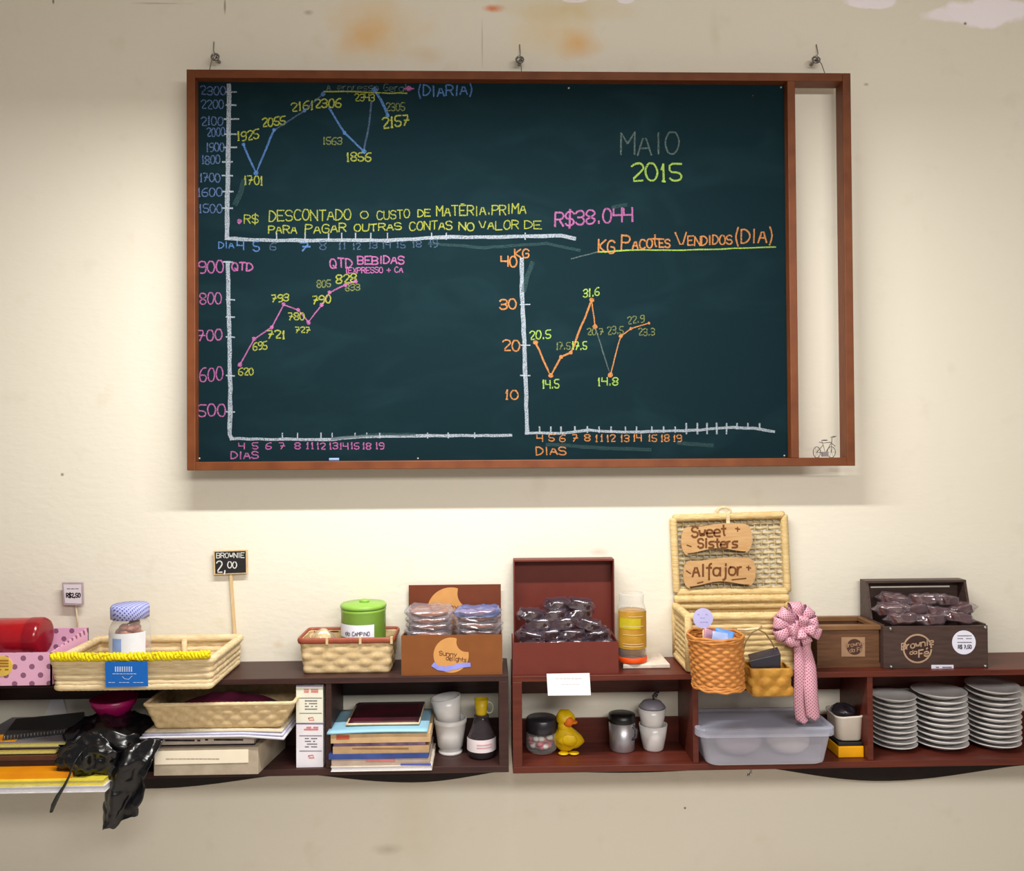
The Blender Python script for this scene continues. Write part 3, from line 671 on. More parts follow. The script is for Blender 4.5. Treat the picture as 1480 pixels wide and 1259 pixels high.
YEL = mat('yellow_raffia', (240, 222, 10), 0.6, 0.3, scale=60, c2=(214, 190, 4))
mb = MB()
for k in range(3):
    pts = []
    for i in range(121):
        t = i/120; ph = 2*pi*(t*15+k/3)
        pts.append((sxl+0.006+(sxr-sxl-0.012)*t+0.002*random.uniform(-1, 1), yF-0.011+0.006*cos(ph), WZ(190, 946, yF)-0.004*sin(pi*t*1.0)+0.0075*sin(ph)+0.002*random.uniform(-1, 1)))
    mb.tube(pts, 0.0058, 8)
for i in range(46):
    t = random.random(); p = Vector((sxl+(sxr-sxl)*t, yF-0.018, WZ(190, 946, yF)+random.uniform(-.008, .008)))
    mb.tube([p, p+Vector((random.uniform(-.014, .014), -0.006, random.uniform(-.009, .009)))], 0.0014, 5)
part('braid', mb, YEL, tray, 'yellow raffia braid', smooth=True)
yc = yF-0.020
q = [Wp(152, 957, yc), Wp(213, 956, yc), Wp(214, 992, yc), Wp(153, 993, yc)]
BLUE = mat('blue_card', (16, 98, 186), 0.5, 0.4, var=0.04)
mb = MB().prism([q[3], q[2], q[1], q[0]], yc-0.001, yc+0.0012); mb.use(1)
for k in range(8): strokes(mb, [[(167+k*3.3, 964), (167+k*3.3, 970.5)]], 1.7, yc-0.0016)
fake_line(mb, 163, 198, 974, 0.9, yc-0.0016); strokes(mb, [[(177, 978), (180, 981), (186, 982), (191, 977)]], 0.8, yc-0.0016); fake_line(mb, 157, 208, 986.5, 0.9, yc-0.0016)
solo('card', mb, [BLUE, mat('pale_blue_print', (170, 190, 226), 0.8)], 'bright blue printed card hung on the front of the straw tray', 'card')
# jar with lavender cloth lid
jY = -0.17; jx = WX(188, 930, jY); jz = SZ+0.0085; s_ = 1190/(2.826+jY)*1.0
r = 27.5/s_; ztop = WZ(188, 873, jY); zsh = WZ(188, 903, jY); zn = WZ(188, 894, jY)
jar = thing('glass_jar', 'glass jar with lavender patterned lid standing in the straw tray', 'jar', (jx, jY, jz))
part('glass', MB().lathe([(0, jz), (r*0.92, jz), (r, jz+0.008), (r, zsh-0.01), (r*0.95, zsh), (r*0.8, zn), (r*0.8, zn+0.012)], (jx, jY, 0), 32), GLASS, jar, smooth=True)
mb = MB()
for k in range(90):
    zz = jz+0.02+(zn-0.014-jz-0.02)*random.random(); aa = random.uniform(0, 2*pi); rr = r*(0.66 if zz < zsh-0.02 else 0.5)*math.sqrt(random.random())
    mb.ball((jx+rr*cos(aa), jY+rr*sin(aa), zz), (0.018, 0.016, 0.012), 10, 6)
part('sweets', mb, mat('caramel_sweets', (160, 88, 66), 0.45, c2=(196, 140, 120)), jar, smooth=True)
part('label', MB().lathe([(r+0.0012, jz+0.012), (r+0.0012, WZ(188, 910, jY))], (jx, jY, 0), 20, a0=-pi*0.80, a1=-pi*0.12).use(1).lathe([(r+0.0018, jz+0.04), (r+0.0018, WZ(188, 917, jY))], (jx, jY, 0), 8, a0=-pi*0.66, a1=-pi*0.50), [mat('white_label', (222, 226, 236), 0.6, var=0.03), mat('blue_print', (140, 166, 222), 0.7)], jar, smooth=True, flip=False)
LAV = dots('lavender_cloth', (176, 182, 232), (92, 92, 170), 0.014, 0.003, rough=0.8)
part('lid', MB().lathe([(r*0.84, zn+0.002), (r*0.93, zn+0.004), (r*0.94, ztop-0.008), (r*0.86, ztop), (0, ztop+0.001)], (jx, jY, 0), 32), LAV, jar, 'lavender patterned lid', smooth=True)
# chalkboard sign BROWNIE 2,00
yS = -0.012
q = [Wp(309, 796, yS), Wp(358, 794.5, yS), Wp(358.5, 828.5, yS), Wp(310, 830.5, yS)]
PINE = mat('pale_pine', (216, 186, 138), 0.6, scale=20, stretch=(6, 6, 1))
sg = thing('price_sign', 'small black sign reading brownie 2,00 on a pale wooden stick', 'price sign', (WX(340, 940, yS), yS, ST))
part('stick', MB().prism([Wp(331.5, 829, yS), Wp(335.5, 829, yS), (WX(344, 940, yS), ST), (WX(340, 940, yS), ST)], yS-0.001, yS+0.004), PINE, sg)
mid = ((q[0][0]+q[2][0])/2, (q[0][1]+q[2][1])/2); ins = lambda p, k: (p[0]+(mid[0]-p[0])*k, p[1]+(mid[1]-p[1])*k)
part('frame', MB().prism(q, yS-0.005, yS+0.001), PINE, sg)
mb = MB().prism([ins(p, .09) for p in q], yS-0.0062, yS-0.004); mb.use(1)
strokes(mb, text_lines('BROWNIE', 313, 353, 806.5, 7, 0.5, 0.02), 1.1, yS-0.0068)
strokes(mb, text_lines('2,', 313, 327, 827, 16, 0, 0.03), 1.8, yS-0.0068); strokes(mb, text_lines('00', 329, 342, 821, 9, 0, 0.03), 1.5, yS-0.0068)
part('slate', mb, [mat('black_slate', (30, 29, 32), 0.7, var=0.08), mat('sign_chalk', (214, 212, 206), 0.9)], sg)

# ------------------------------------------------------------ woven basket with red bamboo rim, green tin
bY0 = -0.172; bY1 = -0.012
x0t, x1t = WX(430, 925, bY0), WX(569, 925, bY0); x0b, x1b = WX(438, 965, bY0), WX(562, 965, bY0)
zt_ = WZ(500, 926, bY0); zb_ = ST+0.001
bc = (x0t+x1t)/2; byc = (bY0+bY1)/2
wb = thing('woven_basket', 'tan woven basket with reddish bamboo rim holding a green tin', 'basket', (bc, byc, ST))
r0 = rrect((x0b+x1b)/2, byc, (x1b-x0b)/2, (bY1-bY0)/2-0.010, 0.012); r1 = rrect(bc, byc, (x1t-x0t)/2-0.006, (bY1-bY0)/2-0.004, 0.014)
part('woven_sides', woven(MB(), r0, r1, zb_, zt_, 5, 22, 0.0032), WICK, wb, smooth=True, solid=0.003)
part('bottom', MB().box((x0b+x1b)/2-(x1b-x0b)/2+0.006, (x0b+x1b)/2+(x1b-x0b)/2-0.006, bY0+0.014, bY1-0.014, zb_, zb_+0.003), WICK, wb)
rr1 = rrect(bc, byc, (x1t-x0t)/2-0.001, (bY1-bY0)/2, 0.014)
part('rim', MB().tube([(rr1(i/80)[0], rr1(i/80)[1], zt_) for i in range(80)], 0.0095, 10, closed=True, flat=0.5), BAMBOO, wb, 'reddish brown bamboo rim', smooth=True)
for q in (473, 521, 566):
    x = WX(q, 926, bY0); part('rim_binding', MB().box(x-0.004, x+0.004, bY0-0.007, bY0+0.007, zt_-0.0105, zt_+0.0105), WICK, wb)
gY = -0.092; gx = WX(525.5, 900, gY); sG = 1190/(2.826+gY); gr = 31.5/sG; gz = zb_+0.0035; gzt = WZ(525, 878, gY)
GREEN = mat('bright_green_enamel', (136, 180, 72), 0.35, 0.4, var=0.06)
tin = thing('tin_canister', 'bright green tin with a lid standing in the woven basket', 'canister', (gx, gY, gz))
part('body', MB().lathe([(0, gz), (gr*0.97, gz), (gr, gz+0.004), (gr, gzt-0.010), (gr*1.02, gzt-0.008), (gr*1.02, gzt-0.003), (gr*0.99, gzt)], (gx, gY, 0), 36), GREEN, tin, smooth=True)
part('seal_ring', MB().lathe([(gr*0.98, gzt-0.001), (gr*0.98, gzt+0.004)], (gx, gY, 0), 36), BLACK, tin, smooth=True)
lid = part('lid', MB().lathe([(gr*1.0, gzt+0.001), (gr*1.04, gzt+0.003), (gr*1.04, gzt+0.010), (gr*0.98, gzt+0.015), (0, gzt+0.019)], (gx, gY, 0), 36), GREEN, tin, smooth=True)
part('knob', MB().ball((gx+0.003, gY, gzt+0.021), (0.017, 0.012, 0.008), 16, 10), GREEN, lid, smooth=True)
zla, zlb = WZ(520, 904, gY-gr), WZ(520, 923, gY-gr)
mb = MB().lathe([(gr+0.001, zlb), (gr+0.001, zla)], (gx, gY, 0), 18, a0=-pi*0.93, a1=-pi*0.30)
part('label', mb, mat('white_tag', (232, 232, 244), 0.6, var=0.03), tin, smooth=True, flip=False)
mb = MB()
for p in text_lines('do CAMPINO', 498, 534, 919, 5.5, 0, 0.01):
    pts = []
    for a, b in p:
        x, z = Wp(a, b, gY-gr); dx = max(-0.97, min(0.97, (x-gx)/(gr+0.0022))); pts.append((x, gY-math.sqrt(1-dx*dx)*(gr+0.0022), z))
    mb.tube(pts, 0.0009, 5)
part('writing', mb, INK, tin)
# cream packet in the basket
kY = -0.105; kx, kz = Wp(467, 915, kY); 
ch = thing('sweet_packet', 'cream coloured packet in clear film at the left of the woven basket', 'packet', (kx, kY, zb_+0.003))
kz0 = zb_+0.0035
part('sweets', MB().ball((kx, kY, (kz0+kz+0.014)/2), (0.034, 0.025, (kz+0.014-kz0)/2), 18, 12, f=lambda p, d: jit(p, 0.006, 60)), mat('cream_sweet', (240, 222, 168), 0.5, c2=(224, 190, 120)), ch, smooth=True)
part('wrapper', MB().ball((kx, kY, (kz0+kz+0.014)/2), (0.046, 0.03, (kz+0.016-kz0)/2), 22, 14, f=lambda p, d: jit(p, 0.008, 50, 3)), FILM, ch, smooth=True)

# ------------------------------------------------------------ wrapped packets: prototypes
BROWN = mat('dark_brownie', (62, 34, 30), 0.7, 0.2, scale=90, bump=0.3, c2=(44, 24, 22))
BRFILM = clear('brownie_film', (110, 98, 120), 0.10, 0.16, 0.20, 0.13)
def crumple_block(hx, hy, hz, amp, seed, tail=0.0):
    mb = MB(); n = 9
    def sup(d):
        p = 7.0; k = (abs(d.x)**p+abs(d.y)**p+abs(d.z)**p)**(-1/p); return Vector((d.x*k*hx, d.y*k*hy, d.z*k*hz))
    def f(p, d):
        q = sup(d)
        q = q+mnoise.noise_vector(q*42+Vector((seed*3.3, 1, 2)))*amp*1.0
        if tail and abs(d.x) > 0.86:
            q = Vector((q.x*(1+tail), q.y*1.15, q.z*(0.35+0.5*abs(mnoise.noise(d*4+Vector((seed, 0, 0)))))))
        return jit(q, amp*0.45, 85, seed)
    mb.ball((0, 0, 0), (1, 1, 1), 30, 18, f=f); return mb
def proto(name, label, cat, hx, hy, hz, inner, film, seed, group, tail=0.22):
    t = thing(name, label, cat, (0, 0, 0), group)
    t.location = (0, 0, 0)
    a = MB()
    if 'brownie' in name: a.obox((0, 0, 0), hx*0.86, hy*0.84, hz*0.80, rot())
    else: a.lathe([(0, -0.8), (0.93, -0.8), (1, -0.4), (1, 0.3), (0.9, 0.8), (0, 0.9)], (0, 0, 0), 24); a.v = [(v[0]*hx*0.9, v[1]*hy*0.9, v[2]*hz*0.72) for v in a.v]
    part('brownie' if 'brownie' in name else 'cookie', a, inner, t, smooth=False, bev=0.002)
    part('wrapper', crumple_block(hx, hy, hz, 0.007, seed, tail), film, t, smooth=True)
    return t

# cookie display box
cY0, cY1 = -0.205, -0.016
CARD = mat('brown_display_card', (128, 74, 32), 0.5, 0.4, var=0.05)
COOK = mat('cookie_orange_print', (204, 148, 86), 0.6, 0.3, var=0.05)
x0c, x1c = WX(580, 950, cY0), WX(726, 950, cY0); zc1 = WZ(650, 918, cY0); x0h, x1h = WX(591, 880, cY1), WX(724, 880, cY1); zch = WZ(655, 845, cY1)
CZ = ST+0.0005
cb = thing('display_box', 'brown cardboard display box with orange bitten cookie emblem holding cookie packets', 'box', ((x0c+x1c)/2, (cY0+cY1)/2, CZ))
def bitten(cx, cy, r, bx_, by_, br, Y, tilt=0):      # cookie outline in px with a bite
    pts = []
    for k in range(64):
        a = 2*pi*k/64; x, y = cx+r*cos(a), cy-r*sin(a)
        d = hypot(x-bx_, y-by_)
        if d < br: x, y = bx_+(x-bx_)/d*br*1.0, by_+(y-by_)/d*br
        pts.append((x, y))
    out = []
    for x, y in pts:
        if hypot(x-cx, y-cy) > r*1.001:       # outside the cookie: slide along the bite circle into the cookie
            ang = math.atan2(cy-by_, cx-bx_); a2 = math.atan2(y-by_, x-bx_); da = (a2-ang+pi) % (2*pi)-pi
            x, y = bx_+br*cos(ang-da*0.55), by_+br*sin(ang-da*0.55)
        out.append((x, y))
    return out
def cookie(cx, cy, r, Y, y1, bite=0.56):
    bcx, bcy = cx+r*0.86, cy-r*0.74; br = r*bite
    pts = []; n = 60
    # start/end where the bite meets the rim
    rim_pts = [(cx+r*cos(a), cy-r*sin(a)) for a in [2*pi*k/180 for k in range(180)]]
    keep = [p for p in rim_pts if hypot(p[0]-bcx, p[1]-bcy) >= br]
    ang = [math.atan2(-(p[1]-cy), p[0]-cx) % (2*pi) for p in keep]
    a_lo = pi/4; order = sorted(zip([(a-a_lo) % (2*pi) for a in ang], keep)); keep = [p for _, p in order]
    s0, s1 = keep[-1], keep[0]
    b0 = math.atan2(s0[1]-bcy, s0[0]-bcx); b1 = math.atan2(s1[1]-bcy, s1[0]-bcx)
    mid_ = math.atan2(cy-bcy, cx-bcx)
    f = lambda a: (a-mid_+pi) % (2*pi)-pi
    for k in range(1, 15): a = mid_+f(b0)+(f(b1)-f(b0))*k/15; pts.append((bcx+br*cos(a), bcy+br*sin(a)))
    poly = [Wp(x, y, Y) for x, y in keep[::4]+[keep[-1]]+pts]
    # triangulated as a fan is wrong for a notch; use an n-gon (Blender triangulates concave n-gons)
    return poly
mb = MB().box(x0c, x1c, cY0, cY0+0.003, CZ, zc1); mb.use(1)
mb.prism(cookie(652, 947, 25.5, cY0, 0), cY0-0.0008, cY0+0.0002); mb.use(2)
strokes(mb, text_lines('Sunny', 635, 660, 947, 6, -2, 0.05), 0.9, cY0-0.0014); strokes(mb, text_lines('delights', 645, 674, 954, 6, -3, 0.05), 0.85, cY0-0.0014); mb.use(3)
strokes(mb, [[(627, 961), (633, 965.5), (645, 967), (658, 964), (668, 961.5), (678, 961)]], 6.5, cY0-0.0014)
part('front_wall', mb, [CARD, COOK, mat('brown_print', (112, 66, 40), 0.8), mat('lilac_print', (142, 146, 226), 0.6)], cb)
mb = MB().box(x0h, x1h, cY1-0.003, cY1, CZ, zch); mb.use(1)
yh = cY1-0.0032
poly = cookie(652, 884, 35, yh, 0, 0.60)
mb.prism(poly, yh-0.0006, yh+0.0004); mb.use(2)
strokes(mb, text_lines('Sunny', 630, 662, 880, 6, 0, 0.05), 1.1, yh-0.0012)
part('header', mb, [mat('dark_brown_card', (108, 50, 24), 0.5, 0.4, var=0.05), COOK, MATS['brown_print']], cb)
for xa, xb in ((x0c, x0h), (x1c, x1h)):
    d = 0.003 if xa == x0c else -0.003
    p = [(xa, cY0+0.003), (xa+d, cY0+0.003), (xb+d, cY1-0.003), (xb, cY1-0.003)]
    part('side_wall', MB().hexa([(a, b, CZ) for a, b in p]+[(a, b, zc1 if b < -0.1 else zc1-0.012) for a, b in p]), CARD, cb)
part('bottom', MB().box(x0h, x1h, cY0+0.003, cY1-0.003, CZ, CZ+0.003), CARD, cb)
CKM = mat('baked_cookie', (164, 100, 56), 0.75, 0.2, scale=70, bump=0.3, c2=(128, 74, 40))
CFILM = clear('silver_clear_film', (190, 186, 198), 0.10, 0.14, 0.40, 0.14); BFOIL = clear('blue_tinted_film', (110, 146, 220), 0.26, 0.14, 0.4, 0.12)
layers = 9; z0 = CZ+0.004; top = WZ(650, 880, -0.13); dz = (top-z0)/layers
def ordn(i): return ('first', 'second', 'third', 'fourth', 'fifth', 'sixth', 'seventh', 'eighth', 'ninth', 'tenth', 'eleventh', 'twelfth')[i]
ck = None
xm = (x0h+x1h)/2; qx = (x1h-x0h)/4
for k in range(layers):
    for sd in (0, 1):
        vis = layers-1-k
        film = BFOIL if (vis == 0 and sd == 1) else CFILM
        wd = ('left', 'right')[sd]
        lab = 'clear wrapped cookie packet, %s from the top of the %s pile in the cookie box' % (ordn(vis), wd) if vis < 5 else 'clear wrapped cookie packet low in the %s pile behind the box front' % wd
        if film is BFOIL: lab = 'cookie packet in blue tinted film on top of the right pile'
        key = film is BFOIL
        if ck is None or key:
            t = proto('cookie_packet', lab, 'cookie packet', qx*0.90, 0.068, dz*0.56, CKM, film, 3+k, 'cookie packets in the display box', 0.10)
            if not key: ck = t
        else: t = copy_tree(ck)
        t['label'] = lab
        t.location = (xm+(qx if sd else -qx)+random.uniform(-.003, .003), -0.108+random.uniform(-.008, .008), z0+dz*(k+0.5))
        t.rotation_euler = (radians(random.uniform(-3, 3)), radians(random.uniform(-2, 2)), radians(random.uniform(-6, 6)))

# ------------------------------------------------------------ dark red box with brownies
RBX = mat('oxblood_card', (104, 40, 30), 0.5, 0.4, var=0.05)
rY0, rY1 = -0.205, -0.012
x0r, x1r = WX(741, 950, rY0), WX(894, 950, rY0); zr1 = WZ(815, 928.5, rY0); RZ = RTP+0.0005
rb = thing('lidded_box', 'dark red box with its lid raised against the wall holding wrapped brownies', 'box', ((x0r+x1r)/2, (rY0+rY1)/2, RZ))
xl_, xr_ = WX(742.5, 860, rY1-0.055), WX(888, 860, rY1-0.055); zlt = WZ(815, 809, rY1-0.055)
part('front_wall', MB().box(x0r, x1r, rY0, rY0+0.004, RZ, zr1), RBX, rb)
for a in (x0r, x1r-0.004): part('side_wall', MB().box(a, a+0.004, rY0+0.004, rY1-0.058, RZ, zr1), RBX, rb)
part('bottom', MB().box(x0r+0.004, x1r-0.004, rY0+0.004, rY1-0.058, RZ, RZ+0.062), RBX, rb)
mb = MB().box(xl_, xr_, rY1-0.004, rY1, RZ, zlt).box(xl_, xr_, rY1-0.055, rY1-0.004, zlt-0.005, zlt).box(xl_, xl_+0.004, rY1-0.055, rY1-0.004, RZ, zlt-0.005).box(xr_-0.004, xr_, rY1-0.055, rY1-0.004, RZ, zlt-0.005)
part('lid', mb, RBX, rb)
BH = (0.039, 0.028, 0.0185)
br0 = proto('wrapped_brownie', 'x', 'brownie', BH[0], BH[1], BH[2], BROWN, BRFILM, 11, 'brownies in the dark red box')
rows = [(916, [(770, 0), (802, 3), (836, -4), (867, 6)], -0.150), (902, [(767, -5), (792, 4), (826, 0), (862, 5)], -0.140), (889.5, [(778, 3), (812, 8), (850, -8)], -0.13), (878, [(768, -4), (800, 6), (836, 3)], -0.118), (866, [(806, 0), (838, -5)], -0.105)]
names = ['bottom row', 'second row', 'third row', 'fourth row', 'top row']
zz = RZ+0.062; first = True
for ri, (py, xs, yy) in enumerate(rows):
    zc_ = zz+BH[2]*(1+ri*1.66)
    for ci, (px, tl) in enumerate(xs):
        t = br0 if first else copy_tree(br0); first = False
        x = WX(px, py, yy)
        t.location = (x, yy+random.uniform(-.006, .006), zc_)
        t.rotation_euler = (radians(random.uniform(-14, 14)), radians(-tl*1.6), radians(random.uniform(-12, 12) if ri < 2 else random.uniform(-28, 28)))
        pos = ('leftmost', 'second from left', 'third from left', 'rightmost')[ci] if len(xs) == 4 else ('leftmost', 'middle', 'rightmost')[ci] if len(xs) == 3 else ('left', 'right')[ci]
        t['label'] = 'clear wrapped dark brownie, %s in the %s of the dark red box' % (pos, names[ri])
yk = SD-0.0025
q = [Wp(790, 974, yk), Wp(852, 973, yk), Wp(854, 1005, yk), Wp(792, 1005.5, yk)]
mb = MB().prism([q[3], q[2], q[1], q[0]], yk, yk+0.0012); mb.use(1); fake_line(mb, 803, 842, 980.5, 1.0, yk-0.0006); fake_line(mb, 812, 838, 989, 0.7, yk-0.0006); 
solo('card', mb, [mat('bright_white_card', (250, 249, 252), 0.6, var=0.01), mat('faint_print', (214, 212, 220), 0.8)], 'blank looking white card stuck on the shelf edge below the dark red box', 'card')

# ------------------------------------------------------------ jar on napkins
nz0 = RTP+0.0005
p = [Gp(895, 967, nz0), Gp(969, 966, nz0), Gp(955, 950, nz0), Gp(893, 950, nz0)]
p = [(p[0][0]+0.012, p[0][1]), p[1], p[2], (p[3][0]+0.012, p[3][1])]
solo('napkin_pack', MB().hexa([(a, b, nz0) for a, b in p]+[(a+(0.001 if i in (0, 3) else -0.001), b, nz0+0.014) for i, (a, b) in enumerate(p)]), mat('beige_napkin', (214, 202, 188), 0.85, scale=50, bump=0.1), 'flat pale napkin pack under the yellow labelled jar', 'napkins', bev=0.003)
hY = -0.105; sH = 1190/(2.826+hY); hr = 20.5/sH; hxx = x1r+hr+0.008
hx_ = max(WX(913, 900, hY), hxx-0.012); hz = nz0+0.0145
hj = thing('honey_jar', 'clear glass jar with yellow label and orange band beside the dark red box', 'jar', (hx_, hY, hz))
zA, zB = WZ(913, 857, hY), WZ(913, 881, hY)
part('glass', MB().lathe([(0, hz), (hr*0.92, hz), (hr, hz+0.006), (hr, zB+0.004), (hr*0.9, zB+0.018), (hr*0.86, zB+0.024), (hr*0.88, zA-0.004), (hr*0.86, zA), (hr*0.78, zA)], (hx_, hY, 0), 32), GLASS, hj, smooth=True)
part('filling', MB().lathe([(0, hz+0.026), (hr*0.94, hz+0.026), (hr*0.94, zB), (0, zB)], (hx_, hY, 0), 28), mat('amber_filling', (186, 140, 50), 0.4, c2=(160, 110, 30)), hj, smooth=True)
mb = MB().lathe([(hr+0.001, WZ(913, 934, hY)), (hr+0.001, WZ(913, 881, hY))], (hx_, hY, 0), 20, a0=-pi*0.92, a1=-pi*0.08)
mb.use(1).lathe([(hr+0.0018, WZ(913, 905, hY)), (hr+0.0018, WZ(913, 890, hY))], (hx_, hY, 0), 14, a0=-pi*0.85, a1=-pi*0.35)
mb.use(2)
for yy in (887, 901, 913, 926, 929.5):
    mb.lathe([(hr+0.0022, WZ(913, yy+1, hY)), (hr+0.0022, WZ(913, yy, hY))], (hx_, hY, 0), 10, a0=-pi*(0.75 if yy > 900 else 0.62), a1=-pi*0.28)
part('label', mb, [mat('mustard_label', (190, 148, 54), 0.5, var=0.06, c2=(176, 124, 30)), mat('lime_print', (190, 172, 30), 0.5), mat('pale_print', (214, 190, 140), 0.6)], hj, 'mustard yellow label', smooth=True, flip=False)
part('band', MB().lathe([(hr+0.001, hz+0.002), (hr+0.0022, hz+0.004), (hr+0.0022, hz+0.018), (hr+0.001, hz+0.02)], (hx_, hY, 0), 32), mat('orange_band', (240, 84, 20), 0.5, var=0.04), hj, 'bright orange band', smooth=True)

# ------------------------------------------------------------ straw chest
cF, cB = -0.212, -0.012
xA, xB = WX(992, 930, cF), WX(1172, 930, cF); zR = WZ(1060, 892, cF); HZ = RTP+0.0005
ccx, ccy = (xA+xB)/2, (cF+cB)/2
chest = thing('straw_chest', 'straw chest with open lid leaning on the wall and wooden plaques inside', 'basket', (ccx, ccy, HZ))
hx, hy = (xB-xA)/2, (cB-cF)/2
R0 = rrect(ccx, ccy, hx-0.010, hy-0.008, 0.008); R1 = rrect(ccx, ccy, hx-0.008, hy-0.008, 0.008)
part('side_walls', corded(MB(), R0, R1, HZ+0.014, zR-0.006, 9, 0.006, 220, 4, 0.003), STRAWG, chest, smooth=True, solid=0.004)
part('rim', rim(MB(), R1, zR, 0.0125, 200, 90, 0.14), STRAWG, chest, smooth=True)
part('base_roll', rim(MB(), R0, HZ+0.0125, 0.0115, 200, 90, 0.14), STRAWG, chest, smooth=True)
for sx in (-1, 1):
    for yy in (cF+0.008, cB-0.008): part('corner_post', MB().tube([(ccx+sx*(hx-0.010), yy, HZ+0.012), (ccx+sx*(hx-0.009), yy, zR)], lambda t: 0.012*(1+0.1*abs(sin(20*pi*t))), 10), STRAWG, chest, smooth=True)
part('bottom', MB().box(xA+0.012, xB-0.012, cF+0.012, cB-0.012, HZ+0.002, HZ+0.008), STRAWG, chest)
part('hinge_roll', MB().tube([(xA+0.004+(xB-xA-0.008)*i/60, cB-0.016, zR+0.024) for i in range(61)], lambda t: 0.0125*(1+0.16*abs(sin(24*pi*t))), 10), STRAWG, chest, smooth=True)
lidY = -0.020
lc = [Wp(973, 749, lidY), Wp(1133, 744, lidY), Wp(1138, 851, lidY), Wp(978, 855, lidY)]
lc[2] = (lc[2][0], zR+0.046); lc[3] = (lc[3][0], zR+0.046)
def lp(uu, vv, dy=0):
    a = Vector(lc[0]).lerp(Vector(lc[1]), uu); b = Vector(lc[3]).lerp(Vector(lc[2]), uu); p = a.lerp(b, vv); return (p.x, lidY+dy, p.y)
mb = MB()
for (a, b) in (((0, 0), (1, 0)), ((1, 0), (1, 1)), ((1, 1), (0, 1)), ((0, 1), (0, 0))):
    mb.tube([lp(a[0]+(b[0]-a[0])*i/40, a[1]+(b[1]-a[1])*i/40) for i in range(41)], lambda t: 0.0115*(1+0.16*abs(sin(18*pi*t))), 10)
part('lid_frame', mb, STRAWG, chest, smooth=True)
mb = MB()
for k in range(15):
    v = (k+0.6)/15.4
    mb.tube([lp(0.02+0.96*i/48, v+0.004*sin(i*1.3+k), 0.009+0.0035*cos(pi*i/3+pi*k)) for i in range(49)], 0.0052, 6, flat=0.35)
for k in range(17):
    uu = (k+0.5)/17; mb.tube([lp(uu, 0.02+0.96*i/30, 0.009-0.0030*cos(pi*i/2+pi*k)) for i in range(31)], 0.0022, 6)
part('lid_weave', mb, mat('bleached_straw', (214, 198, 160), 0.75, 0.2, scale=70, c2=(190, 168, 124)), chest, smooth=True)
x, z = Wp(1046, 738, lidY)
part('clasp_loop', MB().tube([(x+0.022*cos(a*pi/10), lidY-0.004, z+0.013*sin(a*pi/10)-0.002) for a in range(-3, 14)], 0.0045, 8).box(x+0.004, x+0.016, lidY-0.017, lidY-0.012, lc[0][1]-0.022, lc[0][1]+0.012), STRAW, chest, smooth=False)
PLY = mat('sanded_plywood', (206, 166, 116), 0.6, scale=16, stretch=(1, 6, 6), c2=(190, 146, 96)); BURN = mat('burnt_lettering', (112, 66, 30), 0.8)
pY = lidY-0.0145
def plaque(label, x0, y0, x1, y1, wave, texts, extra):
    pts = []
    n = 22
    for i in range(n+1): t = i/n; pts.append((x0+8+(x1-x0-16)*t, y0+3.5+wave*sin(2*pi*t+0.6)*0.9-4*t))
    for i in range(9): a = -pi/2+pi*i/8; pts.append((x1-9+10*cos(a), (y0+y1)/2-2+(y1-y0-5)/2*sin(a)))
    for i in range(n+1): t = 1-i/n; pts.append((x0+8+(x1-x0-16)*t, y1-3.5-(5*sin(pi*t)**2 if wave else 0)*1.2-3*t))
    for i in range(9): a = pi/2+pi*i/8; pts.append((x0+9+10*cos(a), (y0+y1)/2+2+(y1-y0-5)/2*sin(a)))
    poly = [Wp(a, b, pY) for a, b in pts]
    m = MB().prism(poly, pY-0.004, pY+0.001); m.use(1)
    for tx in texts: strokes(m, text_lines(*tx), 3.0, pY-0.0046)
    for e in extra: strokes(m, [e], 2.0, pY-0.0046)
    part('plaque', m, [PLY, BURN], chest, label)
random.seed(21)
plaque('upper wavy wooden plaque with two lines of burnt lettering', 985, 757, 1086, 803, 1.8, [('Sweet', 1000, 1049, 777, 15, 3, 0.03), ('Sisters', 1009, 1066, 792, 13, 1, 0.03)], [[(1063, 764), (1069, 765)], [(1066, 762), (1066, 768)], [(993, 788), (999, 790)]])
plaque('lower wavy wooden plaque with one burnt word', 988, 806, 1091, 851, 1.6, [('Alfajor', 1001, 1073, 833, 17, 2, 0.03)], [[(1079, 820), (1085, 821)], [(1082, 818), (1082, 824)], [(992, 825), (998, 829)], [(1008, 843), (1016, 841)], [(1058, 838), (1078, 836)]])

